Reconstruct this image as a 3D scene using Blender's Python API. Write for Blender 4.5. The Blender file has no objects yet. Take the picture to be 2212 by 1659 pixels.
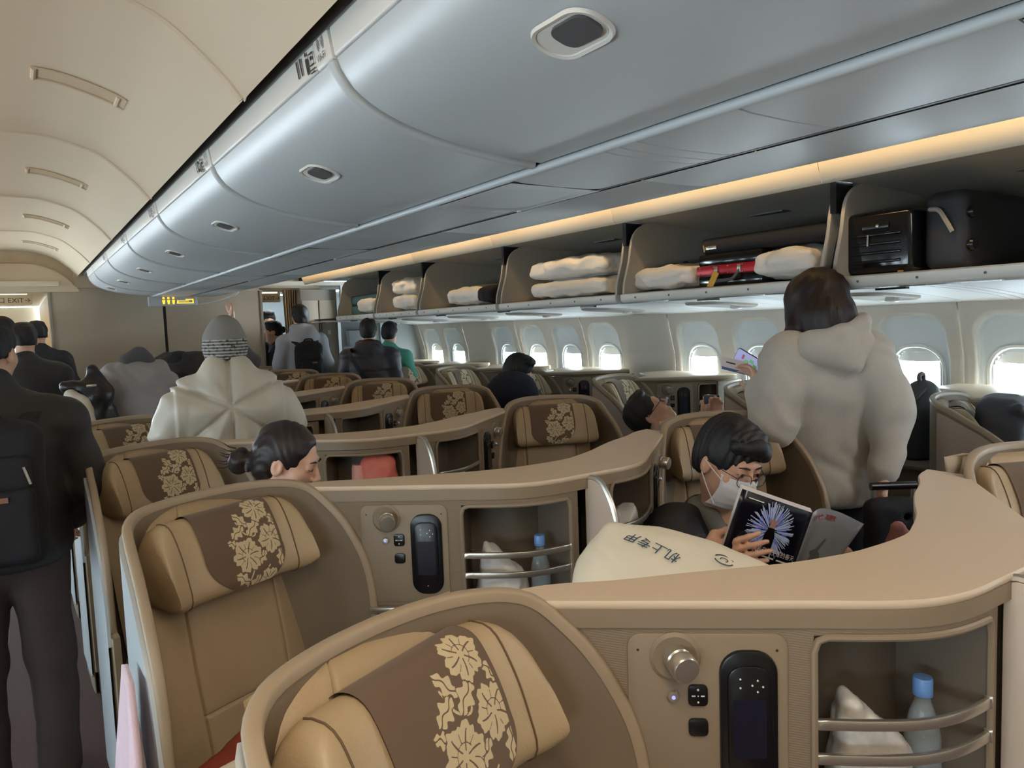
import bpy, bmesh, math, random
import numpy as np
from mathutils import Vector, Matrix
random.seed(7); np.random.seed(7)
SC = bpy.context.scene
COL = SC.collection
PI = math.pi

# ---------------------------------------------------------------- camera
W_PX, H_PX, F_PX = 2212, 1659, 1609.0
CAM_POS = np.array([0.0, 0.0, 1.58])
def _camera_axes(vp=(35, 737), roll=math.radians(2.1)):
    a = np.array([vp[0]-W_PX/2, vp[1]-H_PX/2, F_PX]); a /= np.linalg.norm(a)
    sr, cr = math.sin(roll), math.cos(roll)
    p = -(a[0]*sr+a[1]*cr)/a[2]
    d = np.array([sr, cr, p]); d /= np.linalg.norm(d)
    x = np.cross(d, a)
    return np.stack([x, a, -d], 1)          # camera = M @ world
CM = _camera_axes()
cam_d = bpy.data.cameras.new('camera'); cam = bpy.data.objects.new('camera', cam_d); COL.objects.link(cam)
cam_d.sensor_fit = 'HORIZONTAL'; cam_d.sensor_width = 36.0; cam_d.lens = 36.0*F_PX/W_PX
cam_d.clip_start = 0.02; cam_d.clip_end = 100
R = Matrix(((CM[0][0], -CM[1][0], -CM[2][0]), (CM[0][1], -CM[1][1], -CM[2][1]), (CM[0][2], -CM[1][2], -CM[2][2])))
cam.matrix_world = Matrix.Translation(Vector(CAM_POS)) @ R.to_4x4()
SC.camera = cam
def _ray(u, v): return CM.T @ np.array([(u-W_PX/2)/F_PX, (v-H_PX/2)/F_PX, 1.0])
def onz(u, v, z): r = _ray(u, v); return CAM_POS + r*(z-CAM_POS[2])/r[2]
def onx(u, v, x): r = _ray(u, v); return CAM_POS + r*(x-CAM_POS[0])/r[0]
def ony(u, v, y): r = _ray(u, v); return CAM_POS + r*(y-CAM_POS[1])/r[1]
def ond(u, v, d): return CAM_POS + _ray(u, v)*d

# ---------------------------------------------------------------- world, light, exposure
world = bpy.data.worlds.new('world'); SC.world = world; world.use_nodes = True
bgn = world.node_tree.nodes['Background']
bgn.inputs['Color'].default_value = (0.76, 0.90, 1.0, 1); bgn.inputs['Strength'].default_value = 29.0
SC.view_settings.view_transform = 'Standard'; SC.view_settings.look = 'None'
SC.view_settings.gamma = 1.0; SC.view_settings.use_curve_mapping = False
SC.view_settings.exposure = 0.0
SC.cycles.max_bounces = 6; SC.cycles.glossy_bounces = 2; SC.cycles.caustics_reflective = False; SC.cycles.caustics_refractive = False
def area(name, loc, size, direction, power, color, portal=False, spread=None):
    l = bpy.data.lights.new(name, 'AREA'); l.shape = 'RECTANGLE'; l.size, l.size_y = size
    l.energy = power; l.color = color
    if portal: l.cycles.is_portal = True
    if spread: l.spread = spread
    o = bpy.data.objects.new(name, l); COL.objects.link(o); o.location = loc
    o.rotation_euler = Vector(direction).to_track_quat('-Z', 'Y').to_euler()
    return o
WARM = (1.0, 0.76, 0.48); SOFT = (1.0, 0.86, 0.68); COOL = (0.78, 0.90, 1.0)
WIN_Y = [2.28+0.533*k for k in (-7, -6, -5, -4, -3, -2, -1, 0, 1, 2, 3, 5, 6, 7, 8, 10, 11)]
WIN_Z = 1.16
for i, wy in enumerate(WIN_Y):
    area('window_daylight', (4.36, wy, WIN_Z), (0.26, 0.36), (-1, 0, 0), 1, (1, 1, 1), portal=True)
    area('window_daylight', (-1.68, wy, WIN_Z), (0.26, 0.36), (1, 0, 0), 1, (1, 1, 1), portal=True)
# lamps: strips washing the ceiling arch and the bin valance, unseen lamps added as front fill over the front of
# both aisles, corridor and galley lamps
area('cove_left', (-0.40, 2.9, 2.235), (11.2, 0.04), (0.35, 0, 1), 9.5, (1.0, 0.58, 0.25))
area('cove_right', (2.66, 2.9, 2.335), (11.2, 0.03), (1, 0, -0.8), 22, (1.0, 0.64, 0.27), spread=1.2)
area('front_fill_lamp', (0.05, -0.9, 2.46), (0.30, 3.2), (0, 0, -1), 34, (1.0, 0.84, 0.64))
area('front_fill_lamp', (2.60, -1.0, 2.385), (0.30, 3.0), (0, 0, -1), 30, (0.96, 0.97, 1.0))
area('corridor_lamp', (-0.2, 11.5, 2.10), (0.4, 3.5), (0, 0, -1), 9, WARM)
area('galley_lamp', (2.95, 9.9, 2.10), (0.5, 1.2), (0, 0, -1), 14, (0.9, 0.97, 1.0))
# ---------------------------------------------------------------- helpers
def lin(c): 
    c = c/255.0
    return c/12.92 if c <= 0.04045 else ((c+0.055)/1.055)**2.4
MATS = {}
def mat(name, rgb, rough=0.5, metal=0.0, var=0.0, vscale=30.0, bump=0.0, bscale=200.0, stretch=None, coat=0.0, alpha_mix=0.0, emit=0.0, spec=0.5, sheen=0.0, trans=0.0):
    if name in MATS: return MATS[name]
    m = bpy.data.materials.new(name); m.use_nodes = True; MATS[name] = m
    nt = m.node_tree; b = nt.nodes['Principled BSDF']; L = nt.links.new
    col = (lin(rgb[0]), lin(rgb[1]), lin(rgb[2]), 1)
    b.inputs['Base Color'].default_value = col; b.inputs['Roughness'].default_value = rough
    b.inputs['Metallic'].default_value = metal; b.inputs['Specular IOR Level'].default_value = spec
    b.inputs['Coat Weight'].default_value = coat; b.inputs['Coat Roughness'].default_value = 0.15
    b.inputs['Sheen Weight'].default_value = sheen
    b.inputs['Transmission Weight'].default_value = trans
    if emit:
        b.inputs['Emission Color'].default_value = col; b.inputs['Emission Strength'].default_value = emit
    if var or bump:
        tc = nt.nodes.new('ShaderNodeTexCoord'); mp = nt.nodes.new('ShaderNodeMapping')
        L(tc.outputs['Object'], mp.inputs['Vector'])
        if stretch: mp.inputs['Scale'].default_value = stretch
    if var:
        n = nt.nodes.new('ShaderNodeTexNoise'); n.inputs['Scale'].default_value = vscale; n.inputs['Detail'].default_value = 4
        L(mp.outputs[0], n.inputs['Vector'])
        mx = nt.nodes.new('ShaderNodeMix'); mx.data_type = 'RGBA'
        mx.inputs[6].default_value = tuple(c*(1-var) for c in col[:3])+(1,); mx.inputs[7].default_value = tuple(min(1, c*(1+var)) for c in col[:3])+(1,)
        L(n.outputs['Fac'], mx.inputs[0]); L(mx.outputs[2], b.inputs['Base Color'])
    if bump:
        n2 = nt.nodes.new('ShaderNodeTexNoise'); n2.inputs['Scale'].default_value = bscale; n2.inputs['Detail'].default_value = 3
        L(mp.outputs[0], n2.inputs['Vector'])
        bp = nt.nodes.new('ShaderNodeBump'); bp.inputs['Strength'].default_value = bump; bp.inputs['Distance'].default_value = 0.004
        L(n2.outputs['Fac'], bp.inputs['Height']); L(bp.outputs[0], b.inputs['Normal'])
    if alpha_mix:                      # thin clear sheet: mostly see-through with a gloss
        out = nt.nodes['Material Output']; t = nt.nodes.new('ShaderNodeBsdfTransparent'); ms = nt.nodes.new('ShaderNodeMixShader')
        t.inputs['Color'].default_value = (0.93, 0.96, 0.97, 1)
        ms.inputs[0].default_value = 1-alpha_mix
        L(t.outputs[0], ms.inputs[1]); L(b.outputs[0], ms.inputs[2]); L(ms.outputs[0], out.inputs['Surface'])
    return m
class MB:
    def __init__(s): s.v = []; s.f = []
    def add(s, v, f):
        o = len(s.v); s.v += [tuple(map(float, p)) for p in v]; s.f += [tuple(i+o for i in q) for q in f]; return s
    def box(s, c, d, rot=None):
        x, y, z = d[0]/2, d[1]/2, d[2]/2
        P = [(-x,-y,-z),(x,-y,-z),(x,y,-z),(-x,y,-z),(-x,-y,z),(x,-y,z),(x,y,z),(-x,y,z)]
        if rot is not None: P = [tuple(rot @ Vector(p)) for p in P]
        return s.add([(p[0]+c[0], p[1]+c[1], p[2]+c[2]) for p in P], [(0,3,2,1),(4,5,6,7),(0,1,5,4),(1,2,6,5),(2,3,7,6),(3,0,4,7)])
    def prism(s, poly, fn0, fn1):      # poly list, fn(p)->3d bottom / top
        n = len(poly); v = [fn0(p) for p in poly]+[fn1(p) for p in poly]
        f = [tuple(range(n-1, -1, -1)), tuple(range(n, 2*n))]+[(i, (i+1) % n, n+(i+1) % n, n+i) for i in range(n)]
        return s.add(v, f)
    def ext(s, poly, z0, z1): return s.prism(poly, lambda p: (p[0], p[1], z0), lambda p: (p[0], p[1], z1))
    def grid(s, P, closeu=False, closev=False):    # P[i][j]
        nu, nv = len(P), len(P[0]); v = [p for r in P for p in r]; f = []
        for i in range(nu if closeu else nu-1):
            for j in range(nv if closev else nv-1):
                a, b = i, (i+1) % nu; c, d = j, (j+1) % nv
                f.append((a*nv+c, b*nv+c, b*nv+d, a*nv+d))
        return s.add(v, f)
    def loft(s, rings, caps=True):     # closed rings
        o = len(s.v); s.grid(rings, closev=True); n = len(rings[0]); m = len(rings)
        if caps: s.f += [tuple(o+i for i in range(n-1, -1, -1)), tuple(o+(m-1)*n+i for i in range(n))]
        return s
    def tube(s, path, r, n=8, caps=True):
        P = [Vector(p) for p in path]; rr = r if hasattr(r, '__len__') else [r]*len(P); rings = []; up = None
        for i, p in enumerate(P):
            t = (P[min(i+1, len(P)-1)]-P[max(i-1, 0)])
            if t.length < 1e-9: t = Vector((0, 0, 1))
            t.normalize()
            if up is None:
                a = Vector((0, 0, 1)) if abs(t.z) < 0.9 else Vector((1, 0, 0)); up = (a-t*a.dot(t)).normalized()
            else: up = (up-t*up.dot(t)).normalized()
            sd = t.cross(up)
            rings.append([tuple(p+(up*math.cos(2*PI*k/n)+sd*math.sin(2*PI*k/n))*rr[i]) for k in range(n)])
        return s.loft(rings, caps)
    def lathe(s, prof, o, ax, n=20):   # prof (r,h) along ax from o
        ax = Vector(ax).normalized(); a = Vector((0, 0, 1)) if abs(ax.z) < 0.9 else Vector((1, 0, 0))
        u = (a-ax*a.dot(ax)).normalized(); w = ax.cross(u); o = Vector(o)
        return s.loft([[tuple(o+ax*h+(u*math.cos(2*PI*k/n)+w*math.sin(2*PI*k/n))*max(r, 1e-4)) for k in range(n)] for r, h in prof])
    def mirrored(s, x0):
        m = MB(); m.v = [(2*x0-p[0], p[1], p[2]) for p in s.v]; m.f = [tuple(reversed(q)) for q in s.f]; return m
    def moved(s, d):
        m = MB(); m.v = [(p[0]+d[0], p[1]+d[1], p[2]+d[2]) for p in s.v]; m.f = list(s.f); return m
    def xf(s, M):
        m = MB(); m.v = [tuple(M @ Vector(p)) for p in s.v]; m.f = list(s.f); return m
ORG = {}
def obj(name, mb, m, parent=None, bevel=0.0, seg=2, angle=40, smooth=True, fixn=False, data=None):
    o0 = ORG.get(parent, Vector((0, 0, 0))) if parent is not None else Vector((0, 0, 0))
    if data is None:
        me = bpy.data.meshes.new(name)
        V = np.array(mb.v, float) if len(mb.v) else np.zeros((0, 3)); V = V-np.array(o0)
        me.from_pydata(V.tolist(), [], mb.f)
        if bevel or fixn:
            bm = bmesh.new(); bm.from_mesh(me)
            if fixn: bmesh.ops.recalc_face_normals(bm, faces=bm.faces)
            if bevel:
                bm.normal_update()
                ed = [e for e in bm.edges if len(e.link_faces) == 2 and e.calc_face_angle(0) > 0.55]
                bmesh.ops.bevel(bm, geom=ed, offset=bevel, segments=seg, affect='EDGES', clamp_overlap=True, profile=0.5)
            bm.to_mesh(me); bm.free()
        if smooth:
            me.polygons.foreach_set('use_smooth', [True]*len(me.polygons))
            if angle < 180: me.set_sharp_from_angle(angle=math.radians(angle))
        me.update()
        me.materials.append(m)
    else: me = data
    o = bpy.data.objects.new(name, me); COL.objects.link(o)
    if parent is not None: o.parent = parent; ORG[o] = o0
    return o
def tag(o, label, cat, group=None):
    o['label'] = label; o['category'] = cat
    if group: o['group'] = group
    return o
def thing(name, label, cat, loc=(0, 0, 0), group=None):
    o = bpy.data.objects.new(name, None); COL.objects.link(o); o.location = loc; o.empty_display_size = 0.05
    ORG[o] = Vector(loc)
    return tag(o, label, cat, group)
def struct(name, mb, m, parent=None, **k):
    o = obj(name, mb, m, parent, **k)
    if parent is None: o['kind'] = 'structure'
    return o
def sroot(name, loc=(0, 0, 0)):
    o = bpy.data.objects.new(name, None); COL.objects.link(o); o.location = loc; o['kind'] = 'structure'; ORG[o] = Vector(loc); o.empty_display_size = 0.05
    return o
def dup(root, delta, label=None, group=None, skip=()):
    def cp(o, par):
        c = o.copy(); COL.objects.link(c); c.parent = par
        for ch in list(o.children):
            if ch.name.split('.')[0] not in skip: cp(ch, c)
        return c
    r = cp(root, None); r.location = Vector(root.location)+Vector(delta); ORG[r] = Vector(r.location)
    if label: r['label'] = label
    if group: r['group'] = group
    return r
def crom(P, n):                        # Catmull-Rom through points -> n samples, roughly even
    P = np.array(P, float); Q = np.vstack([2*P[0]-P[1], P, 2*P[-1]-P[-2]]); out = []
    for i in range(1, len(Q)-2):
        p0, p1, p2, p3 = Q[i-1:i+3]
        for t in np.linspace(0, 1, 24, endpoint=False):
            out.append(0.5*((2*p1)+(-p0+p2)*t+(2*p0-5*p1+4*p2-p3)*t*t+(-p0+3*p1-3*p2+p3)*t**3))
    out.append(Q[-2]); out = np.array(out)
    s = np.r_[0, np.cumsum(np.linalg.norm(np.diff(out, axis=0), axis=1))]
    return np.stack([np.interp(np.linspace(0, s[-1], n), s, out[:, k]) for k in range(P.shape[1])], 1)
def rrect(w, h, r, n=5, cx=0, cy=0):
    out = []
    for (sx, sy, a0) in ((1, 1, 0), (-1, 1, 90), (-1, -1, 180), (1, -1, 270)):
        for k in range(n+1):
            a = math.radians(a0+90*k/n); out.append((cx+sx*(w/2-r)+r*math.cos(a), cy+sy*(h/2-r)+r*math.sin(a)))
    return out
def text_mb(s, size, fn, depth=0.0, align='CENTER', bold=0.0):
    """flat lettering as a mesh: fn maps text-plane (x, y) to world"""
    cu = bpy.data.curves.new('lettering', 'FONT'); cu.body = s; cu.size = size; cu.align_x = align; cu.align_y = 'CENTER'; cu.resolution_u = 2; cu.offset = bold
    t = bpy.data.objects.new('lettering', cu); COL.objects.link(t)
    dg = bpy.context.evaluated_depsgraph_get(); me = t.evaluated_get(dg).to_mesh()
    mb = MB().add([fn(v.co.x, v.co.y) for v in me.vertices], [tuple(p.vertices) for p in me.polygons])
    bpy.data.objects.remove(t); bpy.data.curves.remove(cu)
    return mb
def rot_z(a): return Matrix.Rotation(a, 3, 'Z')
def frame(o, xax, yax):                # (a,b,c) -> o + a*x + b*y + c*(x cross y)
    o = Vector(o); x = Vector(xax).normalized(); y = Vector(yax).normalized(); z = x.cross(y).normalized()
    return lambda a, b, c=0.0: tuple(o+x*a+y*b+z*c)

# ---- soft solids: signed distance fields meshed by surface nets
class SDF:
    def __init__(s, lo, hi, h):
        s.h = h; s.lo = np.array(lo, float); n = np.ceil((np.array(hi)-s.lo)/h).astype(int)+1
        s.ax = [s.lo[i]+h*np.arange(n[i]) for i in range(3)]; s.D = np.full(n, 0.5, np.float32)
    def _r(s, lo, hi, m):
        sl = []
        for i in range(3):
            a = int(max(0, math.floor((lo[i]-m-s.lo[i])/s.h))); b = int(min(len(s.ax[i]), math.ceil((hi[i]+m-s.lo[i])/s.h)+1)); sl.append(slice(a, max(a, b)))
        sl = tuple(sl)
        return sl, s.ax[0][sl[0]][:, None, None], s.ax[1][sl[1]][None, :, None], s.ax[2][sl[2]][None, None, :]
    def _c(s, sl, d, k, op):
        A = s.D[sl]
        if A.size == 0: return s
        if op == '+':
            h = np.clip(0.5+0.5*(d-A)/k, 0, 1); s.D[sl] = d*(1-h)+A*h-k*h*(1-h)
        else:
            d = -d; h = np.clip(0.5-0.5*(d-A)/k, 0, 1); s.D[sl] = d*(1-h)+A*h+k*h*(1-h)
        return s
    def cone(s, a, b, r1, r2=None, k=0.02, op='+'):
        r2 = r1 if r2 is None else r2; a = np.array(a, float); b = np.array(b, float)
        rm = max(r1, r2); sl, x, y, z = s._r(np.minimum(a, b)-rm, np.maximum(a, b)+rm, k+4*s.h)
        d = b-a; L2 = max(d@d, 1e-9)
        t = np.clip(((x-a[0])*d[0]+(y-a[1])*d[1]+(z-a[2])*d[2])/L2, 0, 1)
        q = np.sqrt((x-a[0]-t*d[0])**2+(y-a[1]-t*d[1])**2+(z-a[2]-t*d[2])**2)-(r1+(r2-r1)*t)
        return s._c(sl, q, k, op)
    def chain(s, pts, rs, k=0.02, op='+'):
        for i in range(len(pts)-1): s.cone(pts[i], pts[i+1], rs[i], rs[i+1], k, op)
        return s
    def ell(s, c, r, k=0.02, R=None, op='+'):
        c = np.array(c, float); r = np.array(r, float); m = r.max() if R is not None else r
        sl, x, y, z = s._r(c-m, c+m, k+4*s.h); x = x-c[0]; y = y-c[1]; z = z-c[2]
        if R is not None:
            R = np.array(R); x, y, z = (R[0][0]*x+R[1][0]*y+R[2][0]*z, R[0][1]*x+R[1][1]*y+R[2][1]*z, R[0][2]*x+R[1][2]*y+R[2][2]*z)
        k0 = np.sqrt((x/r[0])**2+(y/r[1])**2+(z/r[2])**2); k1 = np.sqrt((x/r[0]**2)**2+(y/r[1]**2)**2+(z/r[2]**2)**2)
        return s._c(sl, np.where(k1 > 1e-6, k0*(k0-1)/np.maximum(k1, 1e-6), -r.min()), k, op)
    def box(s, c, hs, rad, k=0.02, R=None, op='+'):
        c = np.array(c, float); hs = np.array(hs, float); m = np.linalg.norm(hs) if R is not None else hs
        sl, x, y, z = s._r(c-m, c+m, k+4*s.h); x = x-c[0]; y = y-c[1]; z = z-c[2]
        if R is not None:
            R = np.array(R); x, y, z = (R[0][0]*x+R[1][0]*y+R[2][0]*z, R[0][1]*x+R[1][1]*y+R[2][1]*z, R[0][2]*x+R[1][2]*y+R[2][2]*z)
        qx, qy, qz = np.abs(x)-hs[0]+rad, np.abs(y)-hs[1]+rad, np.abs(z)-hs[2]+rad
        d = np.sqrt(np.maximum(qx, 0)**2+np.maximum(qy, 0)**2+np.maximum(qz, 0)**2)+np.minimum(np.maximum(np.maximum(qx, qy), qz), 0)-rad
        return s._c(sl, d, k, op)
    def half(s, p, n, k=0.01, op='-'):  # remove the half space where (x-p).n > 0
        sl = (slice(None),)*3; x, y, z = s.ax[0][:, None, None], s.ax[1][None, :, None], s.ax[2][None, None, :]
        d = -((x-p[0])*n[0]+(y-p[1])*n[1]+(z-p[2])*n[2]); return s._c(sl, d.astype(np.float32), k, op)
    def disp(s, fn):
        s.D += fn(s.ax[0][:, None, None], s.ax[1][None, :, None], s.ax[2][None, None, :]).astype(np.float32); return s
    def copy(s):
        t = SDF.__new__(SDF); t.h = s.h; t.lo = s.lo; t.ax = s.ax; t.D = s.D.copy(); return t
    def mesh(s, M=None):
        D = s.D; h = s.h; S = D < 0; n = D.shape
        S[0] = S[-1] = False; S[:, 0] = S[:, -1] = False; S[:, :, 0] = S[:, :, -1] = False; D = np.where(S, D, np.maximum(D, 1e-5))
        c = np.zeros((n[0]-1, n[1]-1, n[2]-1), np.int8)
        for i in (0, 1):
            for j in (0, 1):
                for k in (0, 1): c += S[i:n[0]-1+i, j:n[1]-1+j, k:n[2]-1+k]
        I, J, K = np.nonzero((c > 0) & (c < 8))
        idx = np.full(c.shape, -1, np.int64); idx[I, J, K] = np.arange(len(I))
        acc = np.zeros((len(I), 3)); cnt = np.zeros(len(I))
        cor = [(i, j, k) for i in (0, 1) for j in (0, 1) for k in (0, 1)]
        for a in cor:
            for ax in range(3):
                if a[ax]: continue
                b = list(a); b[ax] = 1
                da = D[I+a[0], J+a[1], K+a[2]]; db = D[I+b[0], J+b[1], K+b[2]]; m = (da < 0) != (db < 0)
                t = np.where(m, da/np.where(m, da-db, 1), 0); p = np.zeros((len(I), 3)); p[:] = a; p[:, ax] = t
                acc[m] += p[m]; cnt += m
        V = s.lo+h*(np.stack([I, J, K], 1)+acc/np.maximum(cnt, 1)[:, None])
        F = []
        for ax in range(3):
            o1, o2 = [(1, 2), (2, 0), (0, 1)][ax]
            A = [slice(0, n[i]) for i in range(3)]; B = list(A); A[ax] = slice(0, n[ax]-1); B[ax] = slice(1, n[ax])
            sa, sb = S[tuple(A)], S[tuple(B)]
            e = np.argwhere(sa != sb); e = e[(e[:, o1] > 0) & (e[:, o2] > 0) & (e[:, o1] < n[o1]-1) & (e[:, o2] < n[o2]-1)]
            if len(e) == 0: continue
            up = sa[tuple(e.T)]
            def g(d1, d2):
                q = e.copy(); q[:, o1] += d1; q[:, o2] += d2; return idx[tuple(q.T)]
            q = np.stack([g(-1, -1), g(0, -1), g(0, 0), g(-1, 0)], 1); q[~up] = q[~up][:, ::-1]; F.append(q)
        F = np.vstack(F) if F else np.zeros((0, 4), int)
        if M is not None:
            Mn = np.array(M); V = V @ Mn[:3, :3].T+Mn[:3, 3]
        mb = MB(); mb.v = V.tolist(); mb.f = [tuple(q) for q in F.tolist()]; return mb
def folds(amp, f=(9, 7, 5), seed=0, p=1.0):
    r = np.random.RandomState(seed); ph = r.rand(6)*6.28
    def fn(x, y, z):
        a = np.sin(f[0]*x+2.1*np.sin(f[2]*z*0.7+ph[0])+ph[1])+np.sin(f[1]*y*1.1+1.7*np.sin(f[0]*x*0.6+ph[2])+ph[3])+np.sin(f[2]*z+1.9*np.sin(f[1]*y*0.8+f[0]*0.5*x+ph[4])+ph[5])
        b = np.sin(2.3*f[0]*x+1.3*a+ph[2])*np.sin(2.1*f[2]*z+1.1*a+ph[0])
        return amp*(a/3+0.45*b)
    return fn
# ---------------------------------------------------------------- setting
XC = 1.34                      # cabin centre line
Y0, Y1 = -2.9, 8.85            # cabin front wall, aft bulkhead
M_wall = mat('sidewall_plastic', (226, 226, 222), 0.55, var=0.015, vscale=5)
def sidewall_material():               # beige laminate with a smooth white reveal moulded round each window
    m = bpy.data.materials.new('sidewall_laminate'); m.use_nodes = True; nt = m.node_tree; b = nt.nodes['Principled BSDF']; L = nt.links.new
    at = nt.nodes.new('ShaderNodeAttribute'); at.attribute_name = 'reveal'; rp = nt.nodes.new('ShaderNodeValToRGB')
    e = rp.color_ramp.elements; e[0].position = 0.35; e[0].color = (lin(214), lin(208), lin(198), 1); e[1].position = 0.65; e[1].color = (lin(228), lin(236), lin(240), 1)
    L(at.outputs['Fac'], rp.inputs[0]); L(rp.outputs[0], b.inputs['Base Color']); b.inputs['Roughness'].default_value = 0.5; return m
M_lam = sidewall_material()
M_bin = mat('bin_plastic', (194, 199, 200), 0.42, var=0.012, vscale=3, bump=0.03, bscale=700)
M_bin2 = mat('bin_label_strip', (226, 224, 216), 0.45)
M_binin = mat('bin_liner', (176, 170, 158), 0.6, var=0.03, vscale=6, bump=0.05, bscale=500)
M_ceil = mat('ceiling_plastic', (214, 199, 174), 0.85, var=0.01, vscale=3, spec=0.15)
M_dark = mat('dark_gap', (46, 44, 42), 0.6)
M_black = mat('black_plastic', (14, 15, 18), 0.28)
M_grey = mat('grey_plastic', (92, 92, 94), 0.45)
M_carpet = mat('carpet', (74, 50, 44), 0.95, var=0.25, vscale=60, bump=0.5, bscale=400)
M_bulk = mat('bulkhead_fabric', (176, 164, 146), 0.8, var=0.04, vscale=40, bump=0.1, bscale=600)
M_frame = mat('bulkhead_frame', (150, 142, 130), 0.45)
M_glass = mat('window_glass', (235, 242, 245), 0.05, alpha_mix=0.95)
M_valance = mat('valance', (236, 226, 204), 0.4)
M_ink = mat('print_dark', (36, 36, 40), 0.6)
M_alu = mat('brushed_aluminium', (196, 192, 184), 0.3, metal=0.9)
M_curtain = mat('curtain_cloth', (150, 126, 92), 0.9, var=0.08, vscale=20, bump=0.3, bscale=300)

struct('floor', MB().box((1.34, 6, -0.05), (6.4, 19, 0.1)), M_carpet)

# ---- sidewalls: one moulded panel every two window bays, scalloped above each window
def wall_x(z):                 # inner surface of the right sidewall
    return float(np.interp(z, [-0.1, 0.5, 1.0, 1.3, 1.62, 2.0, 2.6], [4.12, 4.25, 4.28, 4.262, 4.175, 3.95, 3.3]))
def win_sd(y, z, hw, z0, z1, r):
    qx = abs(y)-hw+r; qz = abs(z-(z0+z1)/2)-(z1-z0)/2+r
    return math.hypot(max(qx, 0), max(qz, 0))+min(max(qx, qz), 0)-r
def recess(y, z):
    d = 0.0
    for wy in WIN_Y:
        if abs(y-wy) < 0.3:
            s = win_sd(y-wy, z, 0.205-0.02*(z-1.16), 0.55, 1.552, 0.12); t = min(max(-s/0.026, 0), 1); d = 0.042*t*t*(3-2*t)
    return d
def side_panels(side):
    root = sroot('wall_right' if side > 0 else 'wall_left', (XC+side*2.9, 3, 0))
    ya = 2.01-1.066*5+0.0
    while ya < Y1-0.05:
        yb = min(ya+1.066, Y1); mb = MB(); ny = 100 if side > 0 else 40; zs = np.r_[np.linspace(-0.05, 0.9, 8), np.linspace(0.92, 1.625, 64 if side > 0 else 24)]
        yy = np.linspace(ya+0.004, yb-0.004, ny); P = []
        for y in yy:
            e = min(y-ya, yb-y); lip = 0.012*max(0, 1-e/0.022)**2
            P.append([(XC+side*(wall_x(z)+recess(y, z)+lip-XC), y, z) for z in zs])
        n = len(zs); v = [p for r in P for p in r]; f = []
        for i in range(ny-1):
            for j in range(n-1):
                yc = (yy[i]+yy[i+1])/2; zc = (zs[j]+zs[j+1])/2
                if any(win_sd(yc-wy, zc-WIN_Z, 0.128, -0.175, 0.175, 0.09) < 0 for wy in WIN_Y): continue
                q = (i*n+j, i*n+j+1, (i+1)*n+j+1, (i+1)*n+j); f.append(q if side > 0 else q[::-1])
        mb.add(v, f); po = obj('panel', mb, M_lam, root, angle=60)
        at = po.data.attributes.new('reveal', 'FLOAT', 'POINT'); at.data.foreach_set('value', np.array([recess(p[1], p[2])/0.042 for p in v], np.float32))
        if side > 0:
            obj('joint_strip', MB().add(*_strip(yb)), M_frame, root)
        ya += 1.066
def _strip(y):
    zs = np.linspace(0, 1.63, 16); v = []; f = []
    for z in zs: v += [(wall_x(z)+0.010, y-0.03, z), (wall_x(z)+0.010, y, z), (wall_x(z)+0.010, y+0.03, z)]
    for i in range(15):
        for k in (0, 1): f.append((3*i+k, 3*i+3+k, 3*i+4+k, 3*i+1+k))
    return v, f
side_panels(1); side_panels(-1)
wn = 0
for side in (1, -1):
    for wy in WIN_Y:
        wn += 1
        if side < 0 and wy < -2: continue
        r = sroot('window_%d' % wn, (XC+side*(4.28-XC), wy, WIN_Z))
        def ring(w, h, rr, off):
            return [(XC+side*(wall_x(WIN_Z+b)+0.042+off-XC), wy+a, WIN_Z+b) for a, b in rrect(w, h, rr, 6)]
        rings = [ring(0.325, 0.435, 0.14, -0.004), ring(0.315, 0.425, 0.135, -0.012), ring(0.29, 0.40, 0.125, -0.010), ring(0.27, 0.38, 0.115, 0.004), ring(0.262, 0.372, 0.112, 0.030), ring(0.245, 0.355, 0.105, 0.034), ring(0.24, 0.35, 0.10, 0.075)]
        mb = MB(); mb.loft(rings, caps=False)
        obj('window_frame', mb, M_wall, r, angle=35, fixn=True)
        mb = MB(); mb.add(ring(0.26, 0.37, 0.11, 0.07), [tuple(range(28))]); obj('pane', mb, M_glass, r)
        if side > 0:
            top = [p for p in rrect(0.275, 0.385, 0.115, 6) if p[1] > 0.125]
            top = [(a, b) for a, b in top]; a0 = top[0]; a1 = top[-1]
            poly = top+[(a1[0], 0.117), (0, 0.112), (a0[0], 0.117)]
            mb = MB().prism(poly, lambda p: (wall_x(WIN_Z+p[1])+0.068, wy+p[0], WIN_Z+p[1]), lambda p: (wall_x(WIN_Z+p[1])+0.076, wy+p[0], WIN_Z+p[1]))
            obj('shade', mb, M_wall, r)

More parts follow.
